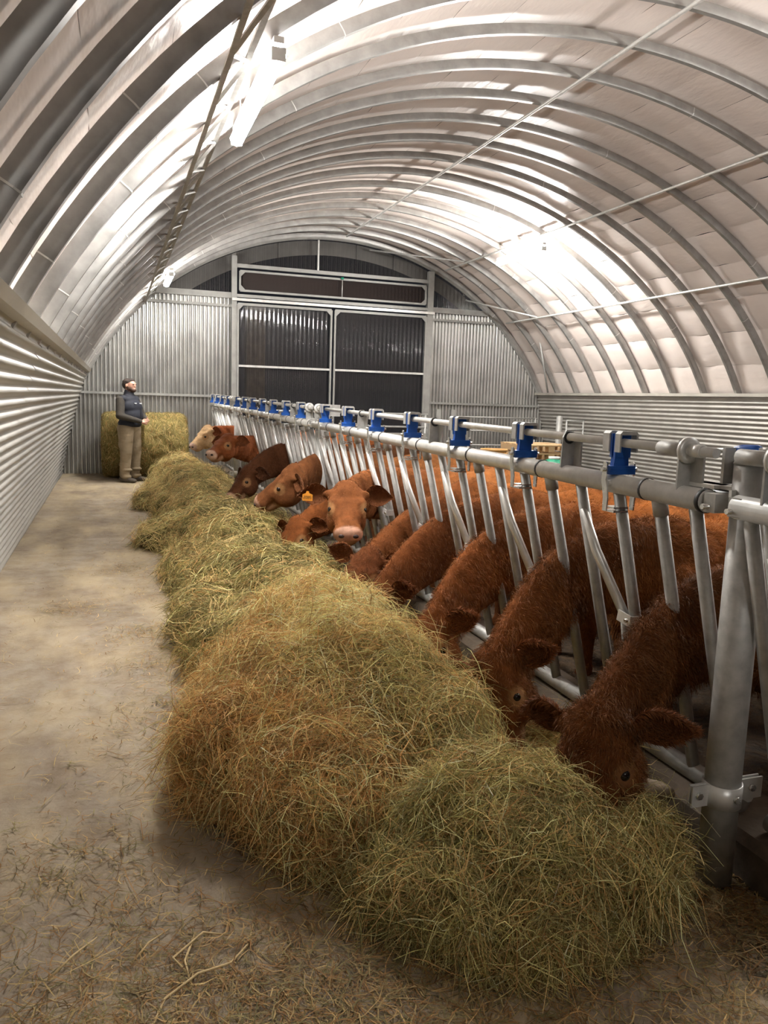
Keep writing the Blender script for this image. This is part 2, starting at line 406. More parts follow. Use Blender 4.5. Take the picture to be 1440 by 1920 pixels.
# far gable wall
we = structure('wall_back'); YE = 15.98
def archz(x, r=RAD): return CZ+math.sqrt(max(0, r*r-(x-CX)**2))
def vsheet(x0, x1, zb, zt, mat, name='corrugated_sheet', pitch=.0762, amp=.017, y=YE, parent=we, r=RAD+.1, sub=10, trap=False):
    n_ = max(4, int(round((x1-x0)/(pitch/sub)))); V = []; F = []
    for i in range(n_+1):
        x = x0+(x1-x0)*i/n_; ph = (x/pitch) % 1.0; c = np.interp(ph, [0, .40, .54, .84, 1.0], [1, 1, -1, -1, 1]) if trap else math.cos(2*PI*ph); yy = y-amp*c; t = min(zt, archz(x, r)); t = max(t, zb+.001)
        V += [(x, yy, zb), (x, yy, t)]
    for i in range(n_): F.append((2*i, 2*i+2, 2*i+3, 2*i+1))
    b_ = MB(); b_.add(V, F, True); return b_.build(name, mat, parent)
for i in range(4): vsheet(-1.02+.8*i, min(-1.02+.8*(i+1)+.02, 2.22), 0, 3.48, M_['endsheet'], y=YE+.003*(i % 2), trap=True, amp=.028)
for i in range(4): vsheet(6.4+.8*i, min(6.4+.8*(i+1)+.02, 9.6), 0, 3.48, M_['endsheet'], y=YE+.003*(i % 2), trap=True, amp=.028)
vsheet(1.0, 2.22, 3.53, 5, M_['clear'], 'clear_sheet', pitch=.09)
vsheet(6.42, 7.6, 3.53, 5, M_['clear'], 'clear_sheet', pitch=.09)
for i in range(5): vsheet(2.3+.81*i, 2.3+.81*(i+1)+.02, 4.1, 5, M_['clear'], 'clear_sheet', pitch=.09, y=YE+.002*i)
def wbar(name, p, q, w, h, mat='frame', parent=we): return MB().bar(p, q, w, h).build(name, M_[mat], parent)
YF = YE-.06
wbar('girt', (-.62, YF, 1.54), (2.2, YF, 1.54), .04, .045); wbar('girt', (6.4, YF, 1.54), (9.15, YF, 1.54), .04, .045)
wbar('girt', (.55, YF, 3.30), (2.2, YF, 3.30), .04, .05); wbar('girt', (6.4, YF, 3.30), (7.9, YF, 3.30), .04, .05)
wbar('girt', (.30, YF, 3.50), (2.2, YF, 3.50), .05, .11); wbar('girt', (6.4, YF, 3.50), (7.75, YF, 3.50), .05, .11)
wbar('door_post', (2.25, YF-.02, 0), (2.25, YF-.02, 4.25), .10, .10); wbar('door_post', (6.37, YF-.02, 0), (6.37, YF-.02, 4.28), .10, .13)
wbar('header_beam', (2.3, YF-.02, 4.07), (6.35, YF-.02, 4.07), .06, .07); wbar('header_beam', (2.3, YF-.03, 3.50), (6.32, YF-.03, 3.50), .06, .06)
wbar('door_track', (2.2, YF-.10, 3.42), (6.45, YF-.10, 3.42), .06, .05, 'galv')
wbar('gable_post', (3.93, YF, 4.1), (3.93, YF, 4.7), .03, .03, 'galv')
# arch edge angle round the gable
V = []
for th in np.linspace(27, 153, 80):
    for r_, y_ in ((RAD+.1, YE-.05), (RAD-.02, YE-.05), (RAD-.02, YE-.01)):
        x, z = arch(th, r_); V.append((x, y_, z))
b_ = MB(); b_.add(V, [(3*i+j, 3*i+j+1, 3*i+j+4, 3*i+j+3) for i in range(79) for j in range(2)], True); b_.build('gable_angle', M_['frame'], we)
# outer arch seen through the clear gable
V = []
for th in np.linspace(50, 130, 60):
    for r_ in (RAD-.02, RAD-.30):
        x, z = arch(th, r_); V.append((x, YE+.12, z))
b_ = MB(); b_.add(V, [(2*i, 2*i+1, 2*i+3, 2*i+2) for i in range(59)], True); b_.build('outer_arch_band', M_['sheet'], we)
# top-hung window over the doors
wn = structure('window_1')
def frame_rect(parent, x0, x1, z0, z1, y, w, d=.035, ch=.0, mat='frame', name='frame_member'):
    wbar(name, (x0, y, z0), (x1, y, z0), d, w, mat, parent); wbar(name, (x0, y, z1), (x1, y, z1), d, w, mat, parent)
    wbar(name, (x0, y, z0), (x0, y, z1), w, d, mat, parent); wbar(name, (x1, y, z0), (x1, y, z1), w, d, mat, parent)
    if ch:
        for sx, sz in ((1,1),(1,-1),(-1,1),(-1,-1)):
            cx_ = x0 if sx > 0 else x1; cz_ = z0 if sz > 0 else z1; b_ = MB()
            pts = [(cx_, cz_), (cx_+sx*ch, cz_), (cx_, cz_+sz*ch)]
            b_.add([(px, y-d/2-.004, pz) for px, pz in pts]+[(px, y-d/2, pz) for px, pz in pts], [(0,1,2),(5,4,3),(0,3,4,1),(1,4,5,2),(2,5,3,0)]); b_.build('corner_gusset', M_[mat], parent)
frame_rect(wn, 2.36, 6.26, 3.60, 3.97, YF-.04, .04, ch=.12)
for x0, x1 in ((2.36, 3.33), (3.33, 4.30), (4.30, 5.27), (5.27, 6.26)): vsheet(x0, x1, 3.60, 3.97, M_['tint'], 'tinted_sheet', pitch=.0762, amp=.006, y=YF, parent=wn)
MB().tube([(4.42, YF-.08, 3.62), (4.42, YF-.08, 3.95)], .008, 6).build('opener_rod', M_['galv'], wn)
MB().tube([(4.42, YF-.08, 3.96), (4.42, YF-.08, 4.0)], .03, 8).build('pulley', M_['green'], wn)
def door(name, x0, x1):
    d = structure(name); y = YF-.06
    frame_rect(d, x0, x1, .06, 3.34, y, .05, ch=.13)
    wbar('mid_rail', (x0, y, 2.15), (x1, y, 2.15), .04, .04, 'galv', d)
    n_ = 3
    for i in range(n_):
        a = x0+(x1-x0)*i/n_; b = x0+(x1-x0)*(i+1)/n_
        vsheet(a, b+.01, .06, 3.34, M_['clear'], 'clear_sheet', pitch=.09, amp=.010, y=y+.04+.002*i, parent=d)
    return d
door('door_1', 2.32, 4.21); door('door_2', 4.29, 6.28)
# pale post of the yard outside, seen dimly through the sheets
tag(MB().box((2.62, 16.6, 0), (3.0, 16.9, 3.4)).build('yard_post', M_['kerb']), 'pale square post standing outside behind the left clear door', 'post')
# kerb under the feed fence
kb = structure('trim_1')
y = .2
while y < 15.8:
    b_ = MB(); L = 1.2; x0, x1, h_ = 1.955, 2.25, .17+R_.uniform(-.01, .01); g = .006
    b_.add([(x0, y+g, 0), (x1, y+g, 0), (x1, y+g, h_), (x0+.03, y+g, h_), (x0, y+g, h_-.03), (x0, y+L-g, 0), (x1, y+L-g, 0), (x1, y+L-g, h_), (x0+.03, y+L-g, h_), (x0, y+L-g, h_-.03)],
           [(0,1,2,3,4), (9,8,7,6,5), (1,6,7,2), (2,7,8,3), (3,8,9,4), (4,9,5,0)]); b_.build('kerb_block', M_['kerb'], kb); y += L

# ================================================================== LIGHTS (fluorescent battens)
def batten(loc, L, label, mat='lamp'):
    e = empty('tube_light', loc, 0, label=label, cat='light', group='tube lights under the arched roof')
    MB().box((-.028, -L/2, .05), (.028, L/2, .085)).build('housing', M_['white'], e)
    MB().tube([(0, -L/2+.03, 0), (0, L/2-.03, 0)], .05, 8).build('lit_tube', M_[mat], e)
    for s_ in (-1, 1):
        MB().box((-.04, s_*(L/2-.02)-.018, -.04), (.04, s_*(L/2-.02)+.018, .03)).build('end_cap', M_['white'], e)
        MB().tube([(0, s_*L*.33, .07), (-.02, s_*L*.33, .28)], .006, 6).build('hanger', M_['galv'], e)
    return e
batten((.88, 5.35, 3.42), 1.6, 'glaring tube light nearest the camera, under the left side of the roof')
batten((.88, 13.75, 3.42), 1.3, 'small far tube light above the man at the left end')
batten((6.45, 12.15, 4.02), 1.6, 'glaring tube light hanging under the right side of the roof', 'strong_lamp')
batten((6.45, 3.9, 4.02), 1.6, 'tube light overhead to the right, just outside the picture')
batten((.93, -2.9, 3.43), 1.6, 'tube light on the left side of the roof, behind the picture', 'dim_lamp')
#--OBJECTS--
# ================================================================== FEED FENCE
FX = 1.80                                   # top rail
def rz(y): return 1.275+.008*(y-2.3)        # rail height
BOT = .20; LEAN = .25
def fx(z, y): return FX+LEAN*max(0, (rz(y)-z))
# prototype of one latch (origin on the rod)
def latch_parts():
    P = {}
    for nm, y0, y1 in (('hood', .018, .058), ('hood2', -.050, -.018)):
        pr = [(-.040, -.034), (-.040, .034), (-.030, .044), (.030, .044), (.040, .034), (.040, -.034), (.033, -.034), (.033, .030), (-.033, .030), (-.033, -.034)]
        a = MB(); a.add([(x, y0, z) for x, z in pr]+[(x, y1, z) for x, z in pr], [(j, (j+1) % 10, (j+1) % 10+10, j+10) for j in range(10)]+[(0,9,8,1), (1,8,7,2), (2,7,6,3)][:3]+[(3,6,5,4)]+[(10,11,18,19), (11,12,17,18), (12,13,16,17), (13,14,15,16)])
        P[nm] = a.mesh('latch_hood', M_['tube'])
    a = MB(); a.box((-.034, -.017, -.055), (.034, -.005, .034)); a.box((-.034, .005, -.055), (.034, .017, .034))
    a.add([(-.030, -.012, -.05), (.030, -.012, -.05), (.034, -.010, -.10), (-.034, -.010, -.10), (-.030, .012, -.05), (.030, .012, -.05), (.034, .012, -.10), (-.034, .012, -.10)],
          [(0,1,2,3), (7,6,5,4), (0,4,5,1), (1,5,6,2), (2,6,7,3), (3,7,4,0)]); P['cam'] = a.mesh('blue_cam', M_['blue'])
    a = MB(); a.box((-.056, -.024, -.118), (.056, .022, -.086)); a.box((-.056, -.027, -.100), (.056, -.023, -.094)); P['block'] = a.mesh('blue_block', M_['blue'])
    def arm(sx):
        a = MB(); xs = sx*.060; pts = [(-.085, 0), (-.14, .004), (-.17, -.006), (-.205, -.014), (-.25, -.012)]
        pts = [(-.072, .002, .006), (-.078, .0, .012), (-.10, 0, .014), (-.14, .004, .013), (-.17, -.006, .015), (-.205, -.014, .014), (-.255, -.012, .012)]
        V = []
        for z_, d, hw in pts: V += [(xs-.003, d-hw, z_), (xs-.003, d+hw, z_), (xs+.003, d+hw, z_), (xs+.003, d-hw, z_)]
        k = len(pts); a.add(V, [(4*i+j, 4*i+(j+1) % 4, 4*i+4+(j+1) % 4, 4*i+4+j) for i in range(k-1) for j in range(4)]+[(3, 2, 1, 0), (4*k-4, 4*k-3, 4*k-2, 4*k-1)])
        a.tube([(xs-sx*.004, 0, -.10), (xs+sx*.016, 0, -.10)], .009, 6)
        return a.mesh('side_arm', M_['chrome'])
    P['armL'] = arm(-1); P['armR'] = arm(1)
    a = MB(); a.tube([(-.05, -.004, -.152), (.05, -.004, -.152)], .012, 10); P['roller'] = a.mesh('roller', M_['galv'])
    a = MB(); a.box((-.032, -.03, -.262), (.032, .03, -.254)); a.box((-.032, -.03, -.247), (.032, .03, -.241)); P['plate'] = a.mesh('spacer_plate', M_['chrome'])
    return P
LP = latch_parts()
def tubemesh(L, r, mat='tube', name='bar', n=10, flat=1.):
    return MB().tube([(0, 0, 0), (0, 0, L)], r, n, sx=flat).mesh(name, M_[mat])
BAR_L = rz(5)-.03-BOT; BARS = tubemesh(math.hypot(BAR_L, BAR_L*LEAN), .023)
def aim(o, p, q):
    d = Vector(q)-Vector(p); o.location = p; o.rotation_mode = 'QUATERNION'; o.rotation_quaternion = d.to_track_quat('Z', 'Y'); return o
STUBS = {}
def stub(parent, name, p, q, r, mat='tube', n=10):
    return MB().tube([p, q], r, n).build(name, M_[mat], parent)
def fence_panel(y0, label, ks, ya, yb, rail0=None, detail=True):
    e = empty('feed_fence', (0, 0, 0), 0, label=label, cat='fence')
    e.location = (FX, ya, 0); OFF = Vector((FX, ya, 0))
    def L(v): return tuple(Vector(v)-OFF)
    def T(name, pts, r, mat='tube', n=12): return MB().tube([L(p) for p in pts], r, n).build(name, M_[mat], e)
    T('top_rail', [(FX, ya, rz(ya)), (FX, yb, rz(yb))], .0375, 'galv', 20)
    T('locking_rod', [(FX, ya-.02, rz(ya)+.155), (FX, yb-.06, rz(yb)+.155)], .0165, 'galv', 12)
    T('bottom_rail', [(fx(BOT, ya), ya, BOT), (fx(BOT, yb), yb, BOT)], .036, 'tube', 16)
    for s_, yy in ((1, ya+.06), (-1, yb-.05)):                     # end bars
        o = link('bar', BARS, e); aim(o, L((fx(BOT, yy), yy, BOT)), L((fx(rz(yy)-.03, yy), yy, rz(yy)-.03)))
    for k in ks:
        y = y0+.735*k; z = rz(y)
        # fixed bar with collar, lock bar, second fixed bar
        for dy in (-.235, .26):
            yy = y+dy; o = link('bar', BARS, e); aim(o, L((fx(BOT, yy), yy, BOT)), L((fx(rz(yy)-.03, yy), yy, rz(yy)-.03)))
        yy = y+.0; o = link('bar', BARS, e); aim(o, L((fx(BOT, yy), yy+.02, BOT)), L((fx(z-.06, yy), yy, z-.06)))
        MB().ring(L((FX, y-.175, rz(y))), (0, 1, .008), .038, .0405, .012, 20).build('rail_collar', M_['dark_steel'], e)
        MB().tube([L((fx(z-.085, y), y-.235, z-.085)), L((fx(z-.03, y), y-.235, z-.03))], .0275, 12).build('collar_socket', M_['tube'], e)
        # swinging headlock arm: bent, hinged low on the lock bar
        p0 = (fx(z-.13, y)-.008, y+.255, z-.13); p1 = (fx(.98, y)-.012, y+.20, .98); p2 = (fx(.74, y)-.016, y+.055, .74); p3 = (fx(.45, y)-.006, y+.10, .42)
        T('swing_arm', [p0, p1, p2], [.016, .021, .020], 'galv', 10)
        T('swing_arm_lower', [p2, p3], .019, 'tube', 10)
        c_ = Vector(p2)+Vector((0, -.03, 0))
        cl = MB().obox(L(c_+Vector((-.026, 0, 0))), (.003, 0, 0), (0, .040, .004), (0, -.004, .022)).obox(L(c_+Vector((.024, 0, 0))), (.003, 0, 0), (0, .040, .004), (0, -.004, .022)).obox(L(c_+Vector((0, -.040, -.004))), (.027, 0, 0), (0, .003, 0), (0, 0, .020)).build('pivot_clamp', M_['galv'], e)
        MB().tube([L(c_+Vector((-.038, -.022, -.004))), L(c_+Vector((.034, -.022, -.004)))], .008, 8).build('bolt', M_['chrome'], cl)
        if detail:
            for s_ in (-1, 1):
                MB().tube([L((p3[0]-.02, p3[1]+s_*.045, .60)), L((p3[0], p3[1]+s_*.02, .575))], .007, 6).build('stop_pin', M_['galv'], e)
        # latch on the rod
        g = link('latch', LP['hood'], e); g.location = L((FX, y, z+.155))
        for nm, key in (('latch_hood', 'hood2'), ('blue_cam', 'cam'), ('blue_block', 'block'), ('side_arm', 'armL'), ('side_arm', 'armR'), ('roller', 'roller'), ('spacer_plate', 'plate')):
            link(nm, LP[key], g)
        if (k % 2) == 0 and k < 7:                                  # rod brackets every second place
            yb_ = y+.36
            if yb_ < yb-.2:
                br = MB().add([L((FX+dx, yb_+dy, z+dz)) for dy in (-.004, .004) for dx, dz in ((-.034, .03), (.034, .03), (.030, .155), (.017, .182), (-.017, .182), (-.030, .155))],
                     [(0,1,2,3,4,5), (11,10,9,8,7,6), (0,6,7,1), (1,7,8,2), (2,8,9,3), (3,9,10,4), (4,10,11,5), (5,11,6,0)])
                br.box(L((FX+.026, yb_-.052, z+.03)), L((FX+.034, yb_, z+.145))); br.build('rod_bracket', M_['tube'], e)
                MB().ring(L((FX, yb_, z+.155)), (0, 1, 0), .017, .026, .014, 14).build('rod_bush', M_['black'], e)
    for yy, s_ in ((ya+.12, -1), (yb-.12, 1)):                      # end brackets of the rod
        z = rz(yy)
        br = MB().box(L((FX-.03, yy-.004, z+.02)), L((FX+.03, yy+.004, z+.19))); br.box(L((FX+.022, yy-.06, z+.02)), L((FX+.03, yy, z+.14))); br.build('end_bracket', M_['tube'], e)
        MB().ring(L((FX, yy-.012, z+.155)), (0, 1, 0), .017, .044, .012, 18).build('round_flange', M_['galv'], e)
        MB().tube([L((FX, yy+.02, z+.155)), L((FX, yy+.13, z+.155))], .024, 12).build('rod_sleeve', M_['tube'], e)
        MB().ring(L((FX, yy-.055, z+.155)), (0, 1, 0), .016, .0215, .05, 14).build('rod_nut', M_['galv'], e)
    for yy in (ya-.012, yb+.012):                                   # fork ends with bolts
        fk = MB().box(L((FX-.026, yy-.05, rz(yy)-.03)), L((FX+.026, yy+.0, rz(yy)+.03))); fk.build('rail_end_fork', M_['tube'], e)
        MB().tube([L((FX-.05, yy-.02, rz(yy)-.012)), L((FX+.05, yy-.02, rz(yy)-.012))], .009, 8).build('bolt', M_['chrome'], e)
    MB().ring(L((FX, ya+.01, rz(ya))), (0, 1, .008), .036, .0395, .018, 20).build('end_seal', M_['black'], e)
    return e
J = [-3.41, 1.99, 7.39, 12.79]
fence_panel(2.51-5.4, 'galvanised headlock fence panel at the right picture edge, nearer than the big post', (5, 6), .75, 1.90)
fence_panel(2.51, 'galvanised headlock fence panel running from the big near post, seven latches', range(7), 2.03, 7.30)
fence_panel(2.51+5.4, 'galvanised headlock fence panel in the middle distance, between two posts', range(7), 7.43, 12.72, detail=False)
fence_panel(2.51+10.8, 'farthest short headlock fence panel ending before the gable wall', range(4), 12.83, 15.75, detail=False)
def fence_post(y, label, near=False):
    e = empty('fence_post', (1.875, y, 0), 0, label=label, cat='post')
    MB().tube([(0, 0, -.05), (0, 0, 1.40)], .057, 28).build('steel_pipe', M_['tube'], e)
    MB().tube([(0, 0, 1.40), (0, 0, 1.415)], [.060, .050], 24).build('cap', M_['tube'], e)
    zc = .32
    c = MB().ring((0, 0, zc), (0, 0, 1), .057, .063, .075, 28); c.box((-.125, -.008, zc-.036), (-.055, -.002, zc+.036)); c.box((-.125, .006, zc-.036), (-.055, .012, zc+.036))
    c.box((.055, -.008, zc-.036), (.16, -.002, zc+.036)); c.box((.055, .01, zc-.036), (.16, .016, zc+.036))
    c = c.build('pipe_clamp', M_['galv'], e)
    for x, yy in ((-.10, -.012), (.115, -.012), (.0, -.068)):
        MB().tube([(x, yy-.006, zc+.004), (x, yy+.004, zc+.004)], .012, 6).build('bolt', M_['chrome'], c)
    MB().tube([(.13, .12, zc-.10), (.13, .02, zc-.04)], .024, 10).build('clamp_socket', M_['tube'], e)
    # rail hanger at the top
    zt = rz(y)+.06
    h = MB().box((-.075, .0, zt-.035), (.075, .012, zt-.012)); h.box((-.055, .10, zt-.02), (.055, .22, zt-.008)); h.box((-.028, .01, zt-.02), (.028, .22, zt-.008)); h.build('hanger_plate', M_['galv'], e)
    MB().box((-.05, .07, zt+.0), (.05, .082, zt+.115)).build('upright_plate', M_['tube'], e)
    MB().box((.062, -.06, zt+.02), (.17, -.052, zt+.13)).ring((.12, -.063, zt+.085), (0, 1, 0), .008, .014, .006, 12).build('hinge_plate', M_['tube'], e)
    MB().tube([(0, -.064, zt-.05), (0, .20, zt-.05)], .026, 12).build('hanger_tube', M_['galv'], e)
    if near:
        hd = MB().tube([(-.02, .20, zt+.10), (.02, -.005, zt+.115)], .0065, 8).build('handle_rod', M_['galv'], e)
        MB().tube([(.0, .085, zt+.108), (.008, .06, zt+.110), (.018, .015, zt+.113), (.02, .0, zt+.114)], [.010, .017, .016, .012], 10).build('blue_grip', M_['blue'], e)
    return e
fence_post(1.93, 'big galvanised pipe post at the right, in front of the kerb', True)
fence_post(7.36, 'galvanised pipe post in the middle of the fence line')
fence_post(12.76, 'small far galvanised pipe post near the fence end')
#--COWS--
# ================================================================== CATTLE
DARK = np.array([.085, .022, .008]); MID = np.array([.20, .060, .014]); BRIGHT = np.array([.36, .105, .026])
def rotfrom(f, u):                          # columns f, s, u
    f = unit(np.array(f, float)); u = np.array(u, float); u = unit(u-f*np.dot(u, f)); s_ = np.cross(u, f); return np.stack([f, s_, u], 1)
def cow(label, yc, poll, muz, up=(0, 0, 1), body_ang=0., H=1.0, tone=MID, face=None, fur=9000, xs=2.55, rump=True, tagside=0, ear_drop=.25, curly=.2, flen=.03, seed=0, muzcol=(.62, .36, .26), stripe=False, neck_mid=None, side_alley=False, hs=1.0, ring=.65):
    """poll / muz: world points of the top of the head and the nose; the body stands behind the fence at Y = yc."""
    rs = np.random.default_rng(100+seed)
    e = empty('cow', (xs, yc, 0), 0, label=label, cat='cow', group='red cattle feeding through the fence')
    O = np.array([xs, yc, 0.]); poll = np.array(poll, float)-O; muz = np.array(muz, float)-O
    ca, sa = math.cos(body_ang), math.sin(body_ang)
    def B(x, y, z): x *= H; y *= H; z *= H; return (x*ca-y*sa, x*sa+y*ca, z)      # body frame: +x towards the tail
    Rb = np.array([[ca, -sa, 0], [sa, ca, 0], [0, 0, 1]])
    bl = [('e', B(.12, 0, .70), (.34*H, .21*H, .30*H), Rb), ('e', B(.05, 0, .82), (.27*H, .13*H, .20*H), Rb), ('e', B(.62, 0, .68), (.52*H, .28*H, .32*H), Rb), ('e', B(.70, 0, .84), (.60*H, .16*H, .175*H), Rb),
          ('e', B(1.15, 0, .77), (.32*H, .25*H, .26*H), Rb), ('e', B(1.22, .13, .88), (.12*H, .09*H, .09*H), Rb), ('e', B(1.22, -.13, .88), (.12*H, .09*H, .09*H), Rb), ('e', B(1.40, 0, .86), (.10*H, .12*H, .14*H), Rb)]
    for s_ in (-1, 1):
        bl += [('c', B(.06, .15*s_, .72), B(.0, .17*s_, .48), .12*H, .085*H), ('c', B(.0, .17*s_, .48), B(.03, .16*s_, .27), .075*H, .05*H), ('c', B(.03, .16*s_, .27), B(.03, .16*s_, .06), .042*H, .036*H), ('c', B(.03, .16*s_, .07), B(.01, .16*s_, .03), .045*H, .05*H),
               ('c', B(1.18, .15*s_, .70), B(1.05, .19*s_, .50), .17*H, .10*H), ('c', B(1.05, .19*s_, .50), B(1.32, .17*s_, .33), .085*H, .05*H), ('c', B(1.32, .17*s_, .33), B(1.24, .17*s_, .07), .042*H, .036*H), ('c', B(1.24, .17*s_, .07), B(1.21, .17*s_, .03), .045*H, .05*H)]
    # neck
    fwd = muz-poll; Lh = np.linalg.norm(fwd); f = fwd/Lh; Rh = rotfrom(f, up); f, s_ax, u = Rh[:, 0], Rh[:, 1], Rh[:, 2]
    base = poll-u*.07*hs+f*.02
    w0 = np.array(B(-.02, 0, .80)); mid = np.array(neck_mid)-O if neck_mid is not None else (w0*.5+base*.5+np.array([0, 0, .02]))
    def bez(t): return w0*(1-t)**2+2*mid*t*(1-t)+base*t*t
    for t in np.linspace(0, 1, 15):
        c = bez(t); r = (.19*(1-t)+.115*t)*H; d = unit(bez(min(1, t+.05))-bez(max(0, t-.05)))
        Rn = rotfrom(d, (0, 0, 1) if abs(d[2]) < .9 else (1, 0, 0)); bl.append(('e', c+np.array([0, 0, -.03*(1-t)]), (r*1.0, r*(.74-.16*math.sin(PI*t)), r*(1.15+.22*math.sin(PI*t))), Rn))
    # head
    def Hd(a, b_, c): return poll+(f*a+s_ax*b_+u*c)*hs
    k = Lh/.42/hs
    bl += [('e', Hd(.03*k, 0, -.045), (.095*k*hs, .100*hs, .085*hs), Rh), ('e', Hd(.11*k, 0, -.048), (.10*k*hs, .104*hs, .066*hs), Rh), ('e', Hd(.20*k, 0, -.055), (.12*k*hs, .080*hs, .062*hs), Rh),
           ('e', Hd(.29*k, 0, -.060), (.09*k*hs, .068*hs, .056*hs), Rh), ('e', Hd(.345*k, .030, -.064), (.056*k*hs, .050*hs, .052*hs), Rh), ('e', Hd(.345*k, -.030, -.064), (.056*k*hs, .050*hs, .052*hs), Rh), ('e', Hd(.375*k, 0, -.060), (.038*k*hs, .060*hs, .040*hs), Rh),
           ('e', Hd(.12*k, 0, -.135), (.13*k*hs, .066*hs, .075*hs), Rh), ('e', Hd(.26*k, 0, -.125), (.12*k*hs, .050*hs, .036*hs), Rh), ('e', Hd(.335*k, 0, -.122), (.046*k*hs, .050*hs, .026*hs), Rh),
           ('e', Hd(-.02*k, 0, -.0), (.055*hs, .068*hs, .045*hs), Rh), ('e', Hd(.0, 0, -.06), (.07*hs, .10*hs, .07*hs), Rh)]
    for q in (-1, 1):
        bl += [('e', Hd(.105*k, .076*q, -.015), (.038*hs, .028*hs, .024*hs), Rh), ('e', Hd(.145*k, .080*q, -.044), (.034*hs, .024*hs, .028*hs), Rh), ('e', Hd(.135*k, .066*q, -.11), (.085*hs, .040*hs, .070*hs), Rh),
               ('c', Hd(.0, .080*q, -.03), Hd(-.01, .112*q, -.035), .030*hs, .020*hs)]
    eyeP = [Hd(.15*k, .096*q, -.036) for q in (-1, 1)]; nose = Hd(.40*k, 0, -.055)
    tone = np.array(tone); fc = tone if face is None else np.array(face)
    def colfn(P):
        n_ = wob(P+seed, 9, 5)[:, None]; n2 = wob(P+seed, 26, 6)[:, None]
        C = tone*(1+.22*n_+.12*n2)
        if face is not None:
            d = np.linalg.norm(P-Hd(.2*k, 0, -.05), axis=1); a = np.clip((.34-d)/.10, 0, 1)[:, None]; C = C*(1-a)+fc*(1+.1*n2)*a
        dz = np.clip((.42-P[:, 2])/.3, 0, 1)[:, None]; C = C*(1-.35*dz); C = C*(1+np.array([.75, .85, .7])*np.clip((P[:, :1]+.05)/.35, 0, 1)*np.clip((P[:, 2:3]-.6)/.25, 0, 1))  # backs painted lighter, standing in for lamp light from above
        for ep in eyeP:
            d = np.linalg.norm(P-ep, axis=1); a = np.clip((.046*hs-d)/.014, 0, 1)[:, None]; C = C*(1-a*ring)+np.array([.50, .27, .12])*a*ring
        qq = (P-nose)@Rh; d = np.sqrt((qq[:, 0]*1.35)**2+(qq[:, 1]*.8)**2+(qq[:, 2]*1.15)**2); a = np.clip((.078*hs-d)/.016, 0, 1)[:, None]; C = C*(1-a)+np.array(muzcol)*(1+.1*n2)*a
        # pale chin
        q = (P-poll)@Rh; a = np.clip((-.09*hs-q[:, 2])/.03, 0, 1)*np.clip((q[:, 0]-.2*k*hs)/.05, 0, 1)*np.clip((.46*k*hs-q[:, 0])/.05, 0, 1)*(np.abs(q[:, 1]) < .08); a = a[:, None]*.6
        C = C*(1-a)+np.array([.45, .27, .15])*a
        return np.clip(C, 0, 1)
    ca_x = 1e9
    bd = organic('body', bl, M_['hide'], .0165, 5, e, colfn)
    # eyes, nostrils, ears
    for q, ep in zip((-1, 1), eyeP):
        b_ = MB(); b_.ball(tuple(ep+s_ax*q*-.010*hs), .0175*hs, n=14, m=9); b_.build('eye', M_['eye'], e)
        c = Hd(.398*k, .036*q, -.048); b_ = MB(); b_.ball((0, 0, 0), .010*hs, .0165*hs, .011*hs)
        nn = b_.build('nostril', M_['nostril'], e); nn.location = c; nn.rotation_mode = 'QUATERNION'; nn.rotation_quaternion = Matrix(Rh.tolist()).to_quaternion()
        # ear: cupped leaf
        a0 = Hd(.0, .11*q, -.03); d = unit(s_ax*q*(1-.3*abs(ear_drop))-u*ear_drop*.8-f*.18); opn = f*.62+u*.50; opn = unit(opn-np.dot(opn, d)*d); wd = np.cross(d, opn)
        Lr = .152*hs; V = []; nl, nw = 9, 7
        for sd in (0, 1):
            for i in range(nl):
                t = i/(nl-1); hw = .064*hs*(math.sin(PI*min(1, t*.93+.12))**.75)*(1-.25*t)
                for j in range(nw):
                    v = -1+2*j/(nw-1); V.append(a0+d*(Lr*t)+wd*hw*v-opn*(.030*hs*(1-v*v)*math.sin(PI*(t*.85+.1)))-opn*(.007*hs*(1-v*v)+.001)*sd-np.array([0, 0, .02*t*t]))
        F = []
        for sd in (0, 1):
            o_ = sd*nl*nw
            for i in range(nl-1):
                for j in range(nw-1):
                    qd = (o_+i*nw+j, o_+i*nw+j+1, o_+(i+1)*nw+j+1, o_+(i+1)*nw+j); F.append(qd if sd else qd[::-1])
        rim = [i*nw for i in range(nl)]+[(nl-1)*nw+j for j in range(1, nw)]+[i*nw+nw-1 for i in range(nl-2, -1, -1)]
        for a_, b2 in zip(rim[:-1], rim[1:]): F.append((a_, b2, b2+nl*nw, a_+nl*nw))
        C = np.tile(tone*1.0, (len(V), 1)); C[:nl*nw] = tone*.55+np.array([.05, .02, .01])
        me = npmesh('ear', np.array(V), np.array(F), M_['hide'], True, C); er = link('ear', me, e)
        n_f = int(fur*.06)+60; pts, nn_, _ = sample(me, n_f, rs); dr = unit(nn_*.5+d*.8+rs.normal(size=pts.shape)*.25); ln = rs.uniform(.6, 1.2, n_f)*(.028 if flen > .02 else .016)
        P = np.stack([pts, pts+dr*ln[:, None]*.55, pts+dr*ln[:, None]-np.array([0, 0, .004])], 1); V, F = ribbons(P, rs.uniform(.0016, .003, n_f), unit(np.cross(dr, rs.normal(size=dr.shape))))
        C = np.repeat(tone*rs.uniform(.7, 1.7, (n_f, 1)), 6, 0); tag(link('ear_hair', npmesh('ear_hair', V, F, M_['fur'], True, C), er), kind='stuff')
